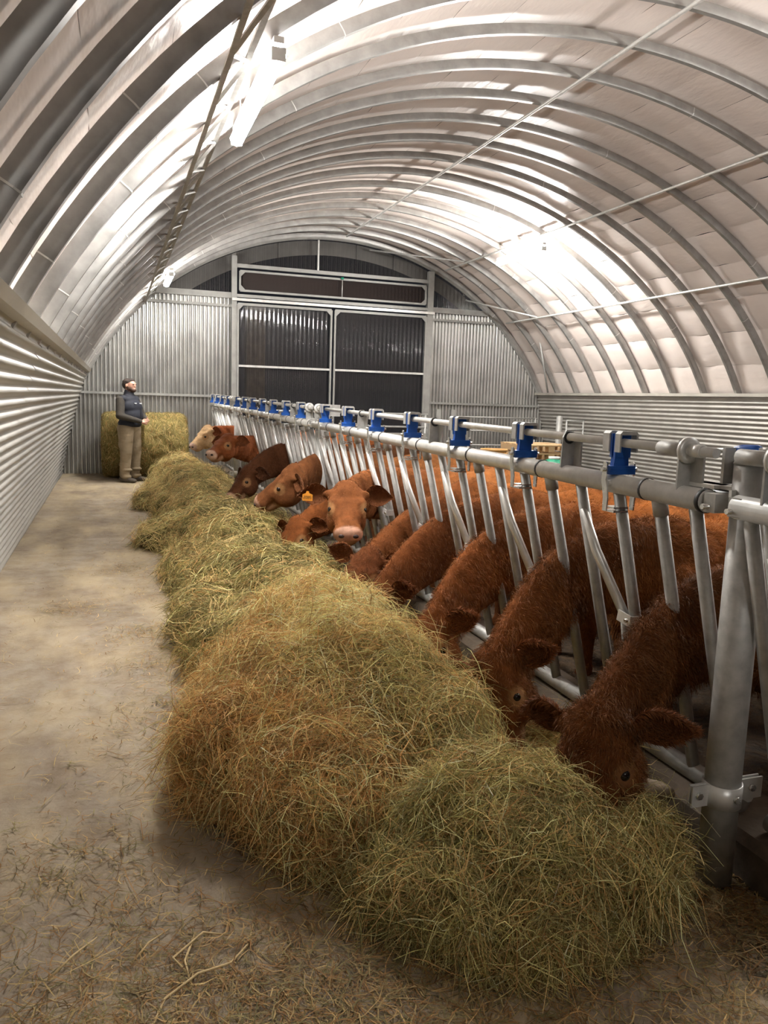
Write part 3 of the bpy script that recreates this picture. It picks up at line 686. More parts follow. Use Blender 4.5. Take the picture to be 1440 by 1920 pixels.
        if tagside == q or tagside == 2:
            tc = a0+d*(.095*hs)+opn*.012; th = MB(); wv = unit(np.cross((0, 0, 1), opn)); zv = unit(np.cross(opn, wv))
            prof = [(-.036, -.032), (.036, -.032), (.036, .012), (.012, .022), (.008, .036), (-.008, .036), (-.012, .022), (-.036, .012)]
            V = [tc+opn*h+wv*x+zv*(z-.02) for h in (.004, .007) for x, z in prof]; th.add(V, [tuple(range(8))[::-1], tuple(range(8, 16))]+[(j, (j+1) % 8, (j+1) % 8+8, j+8) for j in range(8)])
            t_ = th.build('ear_tag', M_['orange_tag'], e); t_['label'] = 'orange plastic ear tag'
            dig = {'2': [(0,1,1,1),(1,1,1,0),(1,0,0,0),(0,0,0,-1),(0,-1,1,-1)], '0': [(0,1,1,1),(1,1,1,-1),(1,-1,0,-1),(0,-1,0,1)], '8': [(0,1,1,1),(1,1,1,-1),(1,-1,0,-1),(0,-1,0,1),(0,0,1,0)], '5': [(1,1,0,1),(0,1,0,0),(0,0,1,0),(1,0,1,-1),(1,-1,0,-1)]}
            mk = MB(); ox = wv if np.dot(wv, s_ax*q) > 0 else wv
            for ci, ch in enumerate('2085'):
                for x0, y0_, x1, y1_ in dig[ch]:
                    g = lambda x, y: tc+opn*.0078+wv*(-.027+.0145*ci+x*.009)+zv*(-.028+y*.009)
                    mk.bar(g(x0, y0_), g(x1, y1_), .0022, .0012, tuple(opn))
            tag(mk.build('printed_number', M_['tag_ink'], t_), kind='stuff')
    if rump:
        MB().tube([B(1.46, 0, .92), B(1.52, .02, .80), B(1.53, .02, .5), B(1.50, .02, .3)], [.03, .025, .018, .03], 8).build('tail', M_['hoof'], e)
    # fur
    def keep(P, N):
        k_ = np.ones(len(P)); k_ *= np.where(P[:, 2] < .3, .15, 1); k_ *= np.where(P[:, 0] > 1.2, .5, 1); k_ *= np.where((N[:, 2] < -.3), .3, 1); k_ *= np.where(P[:, 0] < .15, 1.6, 1)
        for c_, r_ in [(nose, .09*hs)]+[(ep, .03*hs) for ep in eyeP]: k_ *= np.where(np.linalg.norm(P-c_, axis=1) < r_, 0, 1)
        return k_
    pts, nn_, vi = sample(bd.data, fur, rs, keep)
    q = (pts-poll)@Rh; onhead = (q[:, 0] > .02) & (q[:, 0] < .5) & (np.linalg.norm(q, axis=1) < .5*hs)
    back = np.array([ca, sa, 0.]); flow = np.where(onhead[:, None], f[None, :]*.8, back[None, :]*.7+np.array([0, 0, -.55]))
    neckm = (~onhead) & (pts[:, 0] < .0); flow[neckm] = np.array([0.25, 0, -.8])
    flow = flow-nn_*(flow*nn_).sum(1, keepdims=True); sw = np.stack([wob(pts, 14, 21), wob(pts, 14, 22), wob(pts, 14, 23)], 1)*(1.0+curly*3)
    dr = unit(nn_*.5+flow*.6+sw*.5+rs.normal(size=pts.shape)*(.18+.3*curly)); mn = .38 if flen > .02 else .16; dr = unit(dr+nn_*np.maximum(0, mn-(dr*nn_).sum(1, keepdims=True))*1.0-nn_*np.maximum(0, (dr*nn_).sum(1, keepdims=True)-.3)*(0 if flen > .02 else .9)); ln = rs.uniform(.6, 1.25, fur)*flen*np.where(onhead, .55, 1)
    P = np.stack([pts-nn_*.003, pts+dr*ln[:, None]*.55, pts+unit(dr+np.array([0, 0, -.5]))*ln[:, None]], 1)
    V, F = ribbons(P, rs.uniform(.0010, .0022, fur)*(1+.45*(flen < .025)), unit(np.cross(dr, rs.normal(size=dr.shape))))
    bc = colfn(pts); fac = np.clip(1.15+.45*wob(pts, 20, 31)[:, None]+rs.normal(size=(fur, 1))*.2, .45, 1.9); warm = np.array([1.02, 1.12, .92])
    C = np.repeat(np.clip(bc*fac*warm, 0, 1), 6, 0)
    tag(link('coat', npmesh('coat', V, F, M_['fur'], True, C), e), kind='stuff')
    return e
TS = -1
# near to far, one neck through every slot of the fence
cow('near brown cow beside the big post, curly head buried in hay', 2.42, (1.50, 2.13, .52), (1.36, 1.97, .16), up=(-.75, -.35, .55), tone=(.15, .050, .015), fur=82000, flen=.036, curly=.55, hs=1.22, ring=.25, seed=1, neck_mid=(1.95, 2.36, .80), ear_drop=.25, xs=2.50, H=.98, body_ang=.04)
cow('shaggy red cow second from the big post, long neck bent down into hay', 3.18, (1.50, 2.90, .46), (1.42, 2.66, .12), up=(-.8, -.2, .5), tone=(.22, .074, .022), fur=72000, flen=.036, hs=1.15, curly=.3, seed=2, neck_mid=(1.95, 3.12, .88), ear_drop=.15, xs=2.50, H=1.02, body_ang=-.02)
cow('red cow third from the big post, pale streak on its neck, head in hay', 3.90, (1.48, 3.58, .42), (1.36, 3.34, .16), up=(-.8, -.2, .5), tone=(.25, .083, .024), fur=42000, flen=.032, hs=1.1, curly=.2, seed=3, neck_mid=(1.90, 3.86, .82), xs=2.52, H=1.0, body_ang=.03)
cow('dark red cow fourth from the big post, only shoulder and neck above the hay', 4.62, (1.45, 4.28, .45), (1.30, 4.12, .14), up=(-.8, -.2, .5), tone=(.17, .055, .016), fur=27000, flen=.028, curly=.4, seed=4, neck_mid=(1.92, 4.58, .74), xs=2.5, H=1.0, body_ang=0)
cow('brown cow resting its dark curly face on the hay beside the tagged cow', 5.36, (1.53, 4.72, .56), (1.28, 4.45, .32), up=(-.35, -.5, .75), tone=(.20, .066, .02), face=(.13, .042, .014), hs=1.15, fur=27000, flen=.028, curly=.6, seed=5, neck_mid=(1.95, 5.25, .60), xs=2.5, H=.98, body_ang=-.03, ear_drop=-.35)
cow('red cow looking straight at the viewer, pink muzzle and an orange tag in its ear', 6.08, (1.53, 5.24, .93), (1.45, 4.88, .70), up=(-.10, -.50, .85), tone=(.215, .076, .026), fur=14000, flen=.014, curly=.0, seed=6, neck_mid=(1.85, 5.95, .88), xs=2.5, H=1.0, tagside=TS, ear_drop=.15, muzcol=(.72, .42, .30), hs=1.32)
cow('brown cow with its head sunk in the hay behind the tagged cow', 6.82, (1.42, 6.35, .52), (1.22, 6.15, .22), up=(-.6, -.3, .6), tone=(.18, .058, .017), hs=1.2, fur=9000, flen=.022, curly=.3, seed=7, neck_mid=(1.85, 6.75, .62), xs=2.5, H=.96)
cow('light brown cow in profile, smooth face and pink nose pointing left over the hay', 7.82, (1.50, 6.95, .90), (1.14, 7.06, .64), up=(-.50, -.05, .85), tone=(.185, .070, .026), hs=1.36, ring=.6, fur=10000, flen=.012, curly=.0, seed=8, neck_mid=(1.90, 7.6, .92), xs=2.5, H=1.0, ear_drop=.3, muzcol=(.62, .36, .25))
cow('dark brown curly cow between the profile head and the raised head', 9.30, (1.42, 8.95, .72), (1.15, 8.80, .45), up=(-.6, -.2, .75), tone=(.075, .027, .011), ring=.45, hs=1.25, fur=14000, flen=.03, curly=.8, seed=9, neck_mid=(1.85, 9.2, .98), xs=2.5, H=1.0)
cow('red cow with raised head and hay hanging from its mouth', 11.5, (1.42, 10.60, 1.00), (1.12, 10.35, .84), up=(-.45, -.3, .85), tone=(.22, .066, .021), hs=1.34, fur=10000, flen=.02, curly=.2, seed=10, neck_mid=(1.80, 11.2, .80), xs=2.5, H=1.0, muzcol=(.68, .46, .34), ear_drop=.1)
cow('farthest cow, with a pale cream head beside the fence end', 13.25, (1.38, 12.75, 1.02), (1.08, 12.60, .78), up=(-.6, -.2, .75), tone=(.24, .068, .022), face=(.60, .40, .22), hs=1.3, fur=9000, flen=.024, curly=.2, seed=11, neck_mid=(1.80, 13.1, .90), xs=2.5, H=1.0, muzcol=(.6, .42, .34))
cow('red cow standing at the right edge behind the big post, body only', 1.62, (1.62, 1.12, .48), (1.55, .85, .18), up=(-.8, -.2, .5), tone=(.17, .054, .016), fur=13000, flen=.03, curly=.3, seed=12, neck_mid=(1.98, 1.5, .70), xs=2.62, H=.94, body_ang=.02)
#--HAY--
# ================================================================== HAY
OLIVE = np.array([.335, .29, .12]); STRAW = np.array([.66, .49, .22]); BROWN = np.array([.46, .255, .095]); GREEN = np.array([.24, .215, .07]); GOLD = np.array([.74, .49, .21])
def hay(name, label, bl, n, pal, cat='hay', seed=0, width=(.0022, .0042), length=(.10, .30), voxel=.03, lump=.034, clump=30, flow0=None, floor_z=.0, core=(.20, .15, .06), k=6, region=None, fuzz=.03, bright=1.12):
    rs = np.random.default_rng(900+seed)
    def disp(P):
        c = P.mean(0); d = unit(np.stack([wob(P, 9, seed), wob(P, 9, seed+1), wob(P, 9, seed+2)], 1)); a = .6+.4*wob(P, 22, seed+3)
        r = P-c; r[:, 2] += .2; g = wob(P*np.array([1, 1, 1.4]), 7.5, seed+51)
        return P+d*(lump*a)[:, None]+unit(r*np.array([1, .15, 1]))*(1.9*lump*(g-.25*np.abs(g)-.1)+.6*lump*wob(P, 20, seed+52))[:, None]
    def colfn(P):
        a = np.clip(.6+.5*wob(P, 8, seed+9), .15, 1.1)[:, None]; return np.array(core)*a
    core_o = organic(name, bl, M_['haycore'], voxel, 3, None, colfn, disp)
    V0 = vcos(core_o.data); V0[:, 2] = np.maximum(V0[:, 2], floor_z+.002); core_o.data.vertices.foreach_set('co', V0.ravel()); core_o.data.update()
    def keep(P, N): return np.where(P[:, 2] < floor_z+.01, .03, 1.)*np.where(N[:, 2] < -.5, .25, 1)*(1 if region is None else region(P))
    nc = n//clump; cp_, cn, _ = sample(core_o.data, nc, rs, keep)
    base = np.stack([wob(cp_, 3.2, seed+31), wob(cp_, 3.2, seed+32), .5*wob(cp_, 3.2, seed+33)], 1) if flow0 is None else flow0(cp_)
    cd = base+rs.normal(size=base.shape)*.55; cd = unit(cd-cn*(cd*cn).sum(1, keepdims=True))
    side = np.cross(cn, cd)
    idx = np.repeat(np.arange(nc), clump); m = len(idx)
    off = (cd[idx]*rs.normal(size=(m, 1))*.06+side[idx]*rs.normal(size=(m, 1))*.028+cn[idx]*np.abs(rs.normal(size=(m, 1)))*fuzz)
    d = unit(cd[idx]+side[idx]*rs.normal(size=(m, 1))*.40+cn[idx]*rs.normal(size=(m, 1))*.16)
    wild = rs.random(m) < .13; d[wild] = unit(d[wild]+rs.normal(size=(wild.sum(), 3))*.8)
    L = rs.uniform(*length, m)*np.where(wild, 1.2, 1); p0 = cp_[idx]+off-d*L[:, None]/2
    cv = rs.normal(size=(m, 1))*.45+rs.normal(size=(nc, 1))[idx]*.4; sd = unit(np.cross(d, cn[idx])); t = np.linspace(0, 1, k)[None, :, None]
    bend = sd[:, None, :]*(cv[:, None, :]*(t-.5)**2*L[:, None, None]*1.6)
    wig = rs.normal(size=(m, k, 3))*.006
    P = p0[:, None, :]+d[:, None, :]*t*L[:, None, None]+bend+wig
    drop = np.array([0, 0, -1.])*(((t-.5)**2)*.9)*L[:, None, None]*(1-.6*cn[idx][:, None, 2:3]*0)
    P = P+drop*np.where(cn[idx][:, None, 2:3] > .2, .9, .5)
    P[:, :, 2] = np.maximum(P[:, :, 2], floor_z+.003+rs.random((m, 1))*.01)
    nrm = unit(cn[idx]*.6+rs.normal(size=(m, 3))*.6); V, F = ribbons(P, rs.uniform(*width, m), unit(np.cross(d, nrm)))
    # every clump picks a colour, strands vary round it
    pw = pal(cp_); pw = pw/pw.sum(1, keepdims=True); PA = np.stack([OLIVE, STRAW, BROWN, GREEN, GOLD]); cc = (pw.cumsum(1) > rs.random((nc, 1))).argmax(1)
    cs = np.where(rs.random(m) < .68, cc[idx], (pw[idx].cumsum(1) > rs.random((m, 1))).argmax(1))
    C = PA[cs]*np.clip(1+rs.normal(size=(m, 1))*.34, .3, 2.0)*rs.uniform(.6, 1.3, (nc, 1))[idx]
    C = np.repeat(np.clip(C*bright, 0, .92), 2*k, 0)
    me = npmesh('hay_strands', V, F, M_['hay'], True, C)
    tmp = bpy.data.objects.new('tmp', me); COL.objects.link(tmp)
    # core and strands become one mesh
    a = vcos(core_o.data); pol = core_o.data.polygons; nq = len(pol); ls = np.empty(nq*4, np.int32) if all(p.loop_total == 4 for p in pol[:50]) else None
    cm = core_o.data; cm.calc_loop_triangles(); T = np.empty(len(cm.loop_triangles)*3, np.int32); cm.loop_triangles.foreach_get('vertices', T); T = T.reshape(-1, 3)
    bpy.data.objects.remove(tmp, do_unlink=True)
    st = link('hay_strands', me, core_o); st['kind'] = 'stuff'
    core_o.name = name
    return tag(core_o, label, cat, None, 'stuff')
def E3(c, r, rz_=0., tilt=0.):
    ca, sa = math.cos(rz_), math.sin(rz_); ct, st = math.cos(tilt), math.sin(tilt)
    Rm = np.array([[ca, -sa, 0], [sa, ca, 0], [0, 0, 1]])@np.array([[ct, 0, st], [0, 1, 0], [-st, 0, ct]]); return ('e', c, r, Rm)
# near golden-brown heap
hb = [E3((.86, 3.25, .18), (.50, .66, .36)), E3((.95, 3.62, .30), (.36, .50, .30)), E3((.98, 3.12, .34), (.30, .42, .27), .3), E3((.55, 2.98, .16), (.34, .36, .25)), E3((1.10, 2.78, .22), (.27, .34, .28)),
      E3((.78, 2.58, .12), (.34, .30, .24)), E3((1.12, 2.44, .08), (.26, .24, .19)), E3((.66, 3.75, .10), (.30, .5, .18)), E3((1.22, 3.3, .10), (.26, .6, .22)), E3((1.36, 2.75, .03), (.20, .4, .14)), E3((1.48, 2.50, .0), (.22, .34, .12)), E3((1.66, 3.0, .0), (.26, .9, .12)), E3((1.80, 2.6, .0), (.16, .5, .15))]
def pal_heap(P):
    w_ = wob(P, 2.4, 77); w2 = wob(P, 4.4, 78); left = np.clip((1.05-P[:, 0])*1.8, 0, 1); top = np.clip((P[:, 2]-.35)*5, 0, 1)  # top: paler straw and gold paint overhead lamp light into the crest
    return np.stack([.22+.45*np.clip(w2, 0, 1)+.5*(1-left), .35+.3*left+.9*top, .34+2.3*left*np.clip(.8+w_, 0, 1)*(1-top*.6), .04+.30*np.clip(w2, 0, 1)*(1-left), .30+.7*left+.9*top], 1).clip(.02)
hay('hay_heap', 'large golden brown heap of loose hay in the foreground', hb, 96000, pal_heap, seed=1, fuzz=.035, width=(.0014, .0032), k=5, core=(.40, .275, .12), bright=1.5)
# green bundle near the post
gb = [E3((1.17, 2.05, .14), (.36, .28, .22), -.2), E3((1.42, 2.00, .10), (.24, .23, .18)), E3((.95, 2.06, .10), (.24, .22, .17)), E3((1.18, 1.90, .08), (.34, .19, .15)), E3((1.42, 2.26, .08), (.22, .24, .15))]
def pal_green(P):
    w_ = wob(P, 5, 87); w2 = wob(P, 9, 88)
    return np.stack([.8+.3*w_, .50+.2*w2, .22+.45*np.clip(w_, 0, 1), .40+.3*np.clip(-w_, 0, 1), .22+.3*np.clip(w2, 0, 1)], 1).clip(.02)
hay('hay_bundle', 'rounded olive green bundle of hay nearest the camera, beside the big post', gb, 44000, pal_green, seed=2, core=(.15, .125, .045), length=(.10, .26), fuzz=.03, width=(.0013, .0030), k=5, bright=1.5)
# long windrow in front of the fence
wb = []
rr = random.Random(4); y = 3.9
while y < 15.0:
    far = max(0, min(1, (y-11.5)/3)); hgt = (.33 if y < 7 else .38); wdt = .46-.08*far
    wb.append(E3((1.06+.04*far+rr.uniform(-.10, .08), y+rr.uniform(-.1, .1), .07), (wdt+rr.uniform(-.08, .06), .50, hgt+rr.uniform(-.07, .06)), rr.uniform(-.3, .3)))
    if y < 13.4: wb.append(E3((.74+.10*far+rr.uniform(-.10, .12), y+.3+rr.uniform(-.15, .15), .05), (.34+rr.uniform(-.1, .06), .40, .22+rr.uniform(-.08, .06)), rr.uniform(-.5, .5)))
    wb.append(E3((1.50+rr.uniform(-.05, .05), y+.2, .02), (.34, .45, (.17 if y < 6.5 else .22)+rr.uniform(-.05, .05))))
    y += .52
wb += [E3((1.10, 6.9, .20), (.34, .42, .30)), E3((1.05, 9.6, .22), (.38, .7, .28)), E3((1.05, 11.6, .20), (.42, .8, .32)), E3((1.0, 13.2, .2), (.36, .7, .32)), E3((.64, 5.0, .06), (.32, .40, .25)), E3((.9, 5.7, .16), (.38, .5, .24)), E3((.56, 8.3, .06), (.30, .5, .2))]
def pal_row(P):
    w_ = wob(P, 2.0, 97); w2 = wob(P, 5, 98); far = np.clip((P[:, 1]-5)/6, 0, 1); near = np.clip((4.8-P[:, 1])/1.2, 0, 1)
    return np.stack([.9+.3*w_-.3*near, .55+.35*far+.3*near, .14+.1*w2, .34*(1-.6*far)+.3*np.clip(-w_, 0, 1), .14+.25*near+.16*far], 1).clip(.02)
def reg(P): return np.where(P[:, 1] < 6.5, 1.5, np.where(P[:, 1] < 10, 1.05, .85))
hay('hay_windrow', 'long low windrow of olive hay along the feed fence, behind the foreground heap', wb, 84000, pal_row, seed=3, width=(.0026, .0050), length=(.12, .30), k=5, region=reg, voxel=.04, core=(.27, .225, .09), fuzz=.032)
# loose straw scattered over the floor
def litter(name, label, n, gen, seed, L=(.02, .10), width=(.0018, .004)):
    rs = np.random.default_rng(seed); xy = gen(rs, n); a = rs.uniform(0, 2*PI, n); l = rs.uniform(*L, n)*rs.choice([.6, 1, 1.6], n, p=[.6, .3, .1]); k = 4
    d = np.stack([np.cos(a), np.sin(a)], 1); sd = np.stack([-d[:, 1], d[:, 0]], 1); t = np.linspace(-.5, .5, k)[None, :, None]; cv = rs.normal(size=(n, 1, 1))*.9
    P = np.zeros((n, k, 3)); P[:, :, :2] = xy[:, None, :]+d[:, None, :]*t*l[:, None, None]+sd[:, None, :]*cv*(t**2)*l[:, None, None]
    P[:, :, 2] = .004+rs.random((n, 1))*.010+np.abs(rs.normal(size=(n, k)))*.004
    V, F = ribbons(P, rs.uniform(*width, n), np.concatenate([sd, np.zeros((n, 1))], 1)); PA = np.stack([OLIVE, STRAW, BROWN, GOLD])
    C = .72*PA[rs.choice(4, n, p=[.25, .30, .35, .10])]*np.clip(1+rs.normal(size=(n, 1))*.3, .3, 1.7)
    return tag(link(name, npmesh(name, V, F, M_['hay'], True, np.repeat(C.clip(0, .9), 2*k, 0))), label, 'straw', None, 'stuff')
def g_floor(rs, n):
    y = 1.2+14*rs.random(n)**1.9; edge = np.interp(y, [1.2, 2.4, 3.0, 4, 5, 7, 9, 15], [.6, .35, .15, .3, .5, .3, .3, .5]); x = edge+.25-np.abs(rs.normal(size=n))*.42
    m = rs.random(n) < .35; x[m] = rs.uniform(-.9, 1.6, m.sum()); x = np.maximum(x, -.72+.1*rs.random(n)); return np.stack([x, y], 1)
litter('loose_straw', 'loose bits of straw scattered over the concrete floor beside the hay', 9000, g_floor, 41)
def g_front(rs, n):
    x = rs.uniform(-.3, 1.9, n); y = 1.30+.55*rs.random(n)+.35*(1-x/1.8)*rs.random(n); return np.stack([x, y], 1)
litter('fallen_hay', 'thin scatter of fallen hay on the floor in front of the near bundle', 4200, g_front, 42, L=(.03, .16))
def g_clump(rs, n):
    cs = np.array([[.45, 2.15], [.15, 1.9], [-.15, 2.6], [.3, 4.6], [.05, 7.2], [-.3, 5.9], [.35, 3.9], [.2, 5.2], [.6, 1.75], [0.0, 2.2]]); return cs[rs.integers(0, len(cs), n)]+rs.normal(size=(n, 2))*np.array([.16, .13])
litter('straw_wisps', 'small wisps of straw lying in patches on the walkway', 3000, g_clump, 43, L=(.03, .12))
# a few long pale stalks on the floor, lower left
rs_ = random.Random(12)
def stalk(pts, r=.0035):
    return MB().tube([(x, y, .008+abs(z)) for x, y, z in pts], [r]*(len(pts)-1)+[r*.5], 6).mesh('stalk', M_['stalk'])
M_['stalk'] = mottled('dry_stalk', (.50, .36, .17), (.66, .50, .26), 30, (.7, .8))
sl = [[(.01, 1.78, 0), (.07, 1.83, 0), (.10, 1.90, .004), (.19, 1.96, .01), (.28, 1.98, .006), (.34, 2.05, 0), (.37, 2.14, 0)], [(.17, 1.97, .0), (.13, 2.04, .01), (.22, 2.12, .012), (.30, 2.10, 0)],
      [(.02, 2.06, 0), (.07, 2.13, .004), (.13, 2.18, 0)], [(-.19, 2.06, 0), (-.13, 2.13, .008), (-.07, 2.20, 0)], [(.08, 1.80, 0), (.075, 1.75, .004), (.10, 1.71, 0)], [(.20, 2.14, 0), (.16, 2.02, .01), (.17, 1.93, 0)], [(.55, 1.62, 0), (.62, 1.60, .01), (.72, 1.62, 0)]]
lab = ['longest pale stalk, branching across the floor at the lower left', 'bent pale stalk above the longest one', 'short stalk left of the bent ones', 'lone stalk farthest left on the floor', 'hooked short stalk end at the bottom left', 'straight stalk crossing the bent one', 'pale stalk at the bottom edge below the hay']
for p_, l_ in zip(sl, lab): tag(link('stalk', stalk(p_)), l_, 'stalk', 'long stalks on the floor')

# ================================================================== ROUND BALE
e = empty('hay_bale', (.53, 15.27, .60), 0, label='big cylindrical hay bale lying behind the standing man', cat='bale')
V = []; F = []; na, nb = 72, 26; rsb = np.random.default_rng(5)
for j in range(nb+1):
    t = j/nb; x = -.73+1.46*t; rr_ = .59*(1-.10*(max(0, abs(t-.5)*2-.86)/.14)**2)
    for i in range(na):
        a = 2*PI*i/na; V.append((x, rr_*math.cos(a), rr_*math.sin(a)))
V = np.array(V); nrm = unit(V*np.array([0, 1, 1])); V = V+nrm*(.018*wob(V, 12, 3)+.012*wob(V, 40, 4))[:, None]
V[:, 2] = np.maximum(V[:, 2], -.598)
for j in range(nb):
    for i in range(na): F.append((j*na+i, j*na+(i+1) % na, (j+1)*na+(i+1) % na, (j+1)*na+i))
c0 = len(V); V = np.concatenate([V, [(-.75, 0, 0), (.75, 0, 0)]])
F3 = [(c0, (i+1) % na, i, i) for i in range(na)]+[(c0+1, nb*na+i, nb*na+(i+1) % na, nb*na+(i+1) % na) for i in range(na)]
tri = [(a, b_, c) for a, b_, c, d in F]+[(a, c, d) for a, b_, c, d in F]+[f[:3] for f in F3]
C = np.array([.30, .235, .085])*np.clip(1+.45*wob(V, 7, 8)[:, None]+.35*wob(V, 22, 9)[:, None], .35, 1.8)
bm_ = npmesh('bale_body', V, np.array(tri), M_['bale'], True, C); link('bale_body', bm_, e)
rs = np.random.default_rng(55); n = 14000; pts, nn_, _ = sample(bm_, n, rs); tg = unit(np.cross(nn_, [1., 0, 0])+rs.normal(size=(n, 3))*.7); tg = unit(tg-nn_*(tg*nn_).sum(1, keepdims=True)*.8); l = rs.uniform(.04, .14, n)
t = np.linspace(-.5, .5, 3)[None, :, None]; P = pts[:, None, :]+nn_[:, None, :]*rs.uniform(.002, .03, (n, 1, 1))+tg[:, None, :]*t*l[:, None, None]-nn_[:, None, :]*(t**2)*.05
P[:, :, 2] = np.maximum(P[:, :, 2], -.597); V, F = ribbons(P, rs.uniform(.004, .008, n), unit(np.cross(tg, nn_+rs.normal(size=(n, 3))*.4)))
C = np.stack([OLIVE, STRAW, BROWN, GREEN])[rs.choice(4, n, p=[.42, .26, .12, .2])]*rs.uniform(.6, 1.4, (n, 1)); tag(link('bale_strands', npmesh('bale_strands', V, F, M_['hay'], True, np.repeat(C, 6, 0)), e), kind='stuff')
# ================================================================== MAN
ME_ = empty('person', (.245, 14.50, 0), math.radians(-34), label='bearded man in navy vest and khaki trousers, arms folded, standing before the bale', cat='person')
def C_(p, q, a, b_): return ('c', p, q, a, b_)
def EL(c, r, Rm=None): return ('e', c, r, Rm)
# local frame: +x forward, +y his left
shR, shL = (-.02, -.195, 1.43), (-.02, .195, 1.43); elR, elL = (.03, -.285, 1.16), (.05, .27, 1.15); wrR, wrL = (.25, -.10, 1.07), (.24, .08, 1.10)
body = [EL((0, 0, 1.02), (.14, .17, .14)), EL((.02, 0, 1.18), (.15, .18, .18)), EL((0, 0, 1.38), (.125, .19, .15)), C_((-.01, 0, 1.45), (.01, 0, 1.58), .075, .062),
        EL((.02, 0, 1.685), (.092, .073, .105)), EL((.045, 0, 1.635), (.062, .055, .065)), EL((.108, 0, 1.668), (.018, .013, .020)), EL((.09, 0, 1.71), (.025, .05, .014)), EL((.1, 0, 1.625), (.014, .026, .012)),
        EL((.005, .078, 1.675), (.016, .012, .028)), EL((.005, -.078, 1.675), (.016, .012, .028)),
        C_(shR, elR, .055, .045), C_(elR, wrR, .045, .032), C_(shL, elL, .055, .045), C_(elL, wrL, .045, .032)]
for s_, h0 in ((1, wrR), (-1, wrL)):
    px = Vector(h0); body.append(EL((px.x+.03, px.y+.03*s_, px.z-.02), (.045, .035, .028)))
    for q in range(4): body.append(C_((px.x+.05, px.y+.03*s_, px.z+.015-.018*q), (px.x+.075-.004*q, px.y+.085*s_, px.z+.0-.02*q), .011, .008))
    body.append(C_((px.x+.02, px.y+.02*s_, px.z+.01), (px.x+.05, px.y+.045*s_, px.z+.045), .012, .009))
for s_ in (-1, 1):
    body += [C_((0, .10*s_, .95), (.02, .12*s_, .52), .10, .065), C_((.02, .12*s_, .52), (-.01, .13*s_, .10), .06, .042), EL((.05, .14*s_, .045), (.11, .042, .035))]
organic('body', body, M_['skin'], .009, 3, ME_)
vest = [EL((.01, 0, 1.02), (.165, .205, .10)), EL((.03, 0, 1.16), (.175, .215, .19)), EL((.02, 0, 1.30), (.165, .215, .17)), EL((0, 0, 1.43), (.12, .185, .095)), C_((0, 0, 1.48), (.0, 0, 1.56), .09, .072), EL((-.01, .17, 1.44), (.075, .07, .07)), EL((-.01, -.17, 1.44), (.075, .07, .07))]
vs = organic('vest', vest, M_['vest'], .012, 9, ME_)
for yy in (-.075, .055): MB().obox((.178-abs(yy)*.25, yy, 1.375), (.004, 0, 0), (0, .028, 0), (0, 0, .008)).build('printed_mark', M_['print'], vs)
MB().obox((.205, 0, 1.15), (.003, 0, 0), (0, .004, 0), (0, 0, .12)).build('zip', M_['black'], vs)
for nm, sh_, el_, wr_ in (('r', shR, elR, wrR), ('l', shL, elL, wrL)):
    organic('sleeve', [C_(sh_, el_, .070, .064), C_(el_, wr_, .062, .042), EL(el_, (.066, .066, .066))], M_['sleeve'], .012, 3, ME_)
tr = [EL((-.01, 0, .97), (.155, .185, .12)), EL((-.06, 0, .92), (.12, .165, .12))]
for s_ in (-1, 1): tr += [C_((0, .10*s_, .92), (.02, .125*s_, .52), .125, .092), C_((.02, .125*s_, .52), (-.005, .135*s_, .14), .088, .078), EL((.02, .135*s_, .10), (.085, .08, .05)), EL((.0, .19*s_, .66), (.075, .03, .09)), EL((.03, .13*s_, .22), (.085, .085, .03)), EL((.0, .13*s_, .32), (.088, .085, .03))]
organic('trousers', tr, M_['khaki'], .012, 2, ME_)
for s_ in (-1, 1): organic('shoe', [EL((.06, .145*s_, .045), (.15, .052, .045)), EL((-.02, .14*s_, .06), (.075, .052, .06)), EL((.14, .15*s_, .035), (.07, .05, .034))], M_['shoe'], .009, 2, ME_)
organic('hair', [EL((-.006, 0, 1.735), (.092, .080, .066)), EL((-.035, 0, 1.69), (.068, .076, .085)), EL((.04, 0, 1.768), (.052, .058, .028)), EL((-.02, .062, 1.70), (.045, .018, .05)), EL((-.02, -.062, 1.70), (.045, .018, .05))], M_['hair'], .008, 2, ME_)
organic('beard', [EL((.072, 0, 1.598), (.048, .054, .042)), EL((.04, .05, 1.625), (.045, .022, .04)), EL((.04, -.05, 1.625), (.045, .022, .04)), EL((.098, 0, 1.642), (.014, .028, .007)), EL((.015, -.066, 1.655), (.02, .012, .035)), EL((.015, .066, 1.655), (.02, .012, .035))], M_['beard'], .007, 1, ME_)
for s_ in (-1, 1): MB().ball((.103, .030*s_, 1.697), .010, .012, .008).build('eye', M_['eye'], ME_)

# ================================================================== PENS AT THE FAR RIGHT
def gate(name, label, x0, x1, y, zs, xs_, r=.02, post=True):
    g = empty(name, (x0, y, 0), 0, label=label, cat='gate')
    for z in zs: MB().tube([(0, 0, z), (x1-x0, 0, z)], r, 8).build('rail', M_['tube'], g)
    for x in xs_: MB().tube([(x-x0, .0, zs[0]-.02), (x-x0, .0, zs[-1]+.0)], r*1.2, 8).build('upright', M_['tube'], g)
    return g
pgt = gate('pen_gate', 'long pen gate of round rails in front of the clear doors', 2.35, 6.1, 15.1, (.12, .35, .60, .82, 1.04, 1.30), (2.4, 3.6, 4.9, 6.05), .022)
gate('pen_gate', 'pen gate of thin rails before the right corrugated gable panel', 6.75, 8.6, 15.0, (.12, .40, .70, 1.0, 1.28), (6.8, 8.55), .015)
MB().box((2.2, -.05, .5), (3.7, -.025, .92)).build('sheet_panel', M_['sheet'], pgt)
gate('side_gate', 'small side gate with close rails in the far right corner', 8.62, 9.05, 13.9, (.10, .3, .5, .7, .9, 1.1, 1.28), (8.64, 9.03), .014)

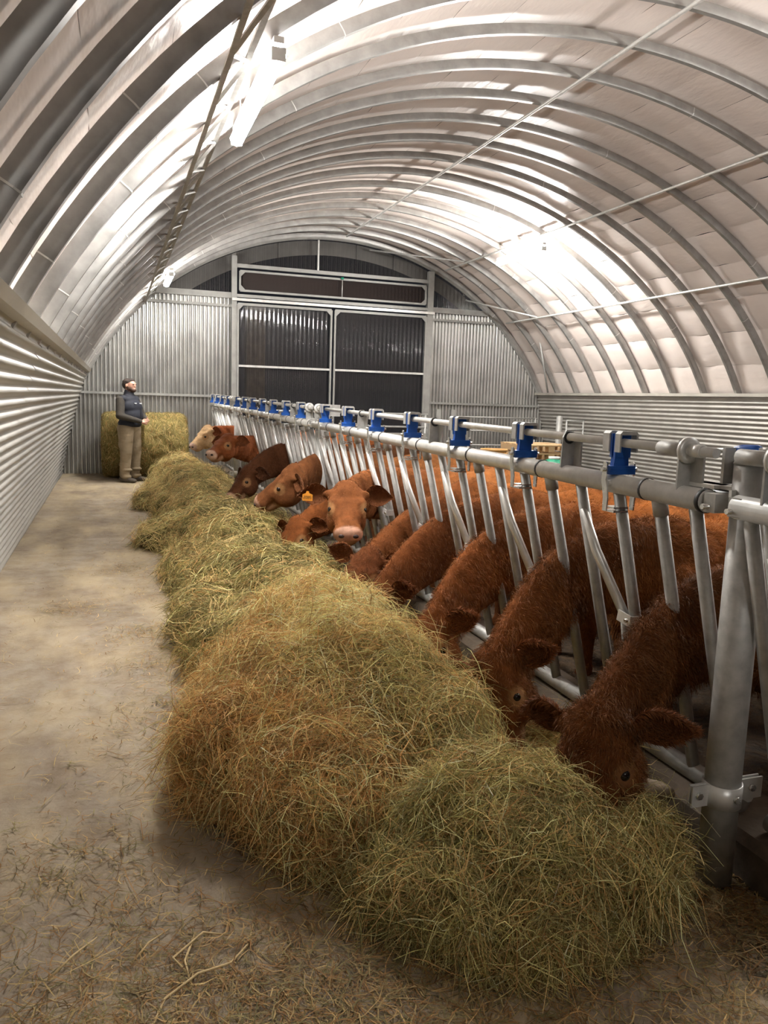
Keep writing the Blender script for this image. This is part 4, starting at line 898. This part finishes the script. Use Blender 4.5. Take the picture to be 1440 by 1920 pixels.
for x, y, w_, lb in ((6.28, 15.0, .05, 'square gate post right of the long pen gate'), (6.60, 14.98, .05, 'second square gate post beside the right gable panel')):
    o = MB().box((-w_, -w_, 0), (w_, w_, 1.42)).build('gate_post', M_['frame']); o.location = (x, y, 0); tag(o, lb, 'post')
o = MB().tube([(0, 0, 0), (0, 0, 1.36)], .062, 18).tube([(0, 0, 1.36), (0, 0, 1.37)], [.062, .03], 18).build('corner_post', M_['frame']); o.location = (8.50, 13.95, 0); tag(o, 'round grey post standing before the right corrugated wall', 'post')
pc = empty('pallet_stack', (7.35, 12.75, 0), 0, label='stack of wooden pallets behind the rails, above the green drum', cat='pallet')
for k in range(6):
    z = .02+k*.145
    for i in range(5): MB().box((-.5, -.5+i*.22, z+.10), (.5, -.36+i*.22, z+.122)).build('plank', M_['wood'], pc)
    for i in range(3): MB().box((-.5+i*.44, -.5, z), (-.38+i*.44, .5, z+.098)).build('bearer', M_['wood'], pc)
gd = empty('green_drum', (7.05, 11.65, 0), 0, label='green domed plastic drum behind the fence', cat='drum')
prof = [(.0, .0), (.36, .0), (.38, .04), (.38, .30), (.36, .42), (.30, .54), (.20, .63), (.10, .67), (.0, .675)]
V = [(r_*math.cos(2*PI*j/32), r_*math.sin(2*PI*j/32), z) for r_, z in prof for j in range(32)]; b_ = MB().add(V, [(i*32+j, i*32+(j+1) % 32, (i+1)*32+(j+1) % 32, (i+1)*32+j) for i in range(len(prof)-1) for j in range(32)], True); b_.build('drum_body', M_['green'], gd)
MB().ring((0, 0, .30), (0, 0, 1), .38, .40, .03, 32).build('drum_rim', M_['green'], gd); MB().tube([(0, 0, .66), (0, 0, .71)], .10, 20).build('drum_cap', M_['white'], gd)
bk = empty('feed_bucket', (5.55, 10.95, 0), 0, label='orange upright bin seen under the second near latch', cat='bin')
MB().tube([(0, 0, 0), (0, 0, .86)], [.17, .20], 20).build('bin_body', M_['orange'], bk); MB().ring((0, 0, .86), (0, 0, 1), .19, .215, .03, 20).build('bin_rim', M_['orange'], bk)
# pale stone lying at the kerb
st = organic('stone_block', [('e', (0, 0, 0), (.085, .034, .032), rotfrom((.75, -.55, -.18), (0, 0, 1))), ('e', (.035, -.02, -.012), (.07, .04, .036), rotfrom((.8, -.5, -.1), (0, 0, 1)))], M_['stone'], .008, 1); st.location = (1.80, 2.22, .205); tag(st, 'pale stone lying at the kerb beside the nearest cow muzzle', 'stone')
def g_post(rs, n): return np.stack([rs.normal(1.80, .10, n), rs.normal(1.95, .22, n)], 1)
litter('hay_wisps', 'wisps of hay gathered round the foot of the big post', 1800, g_post, 44, L=(.04, .16))
ME_.scale = (1.14, 1.14, 1)
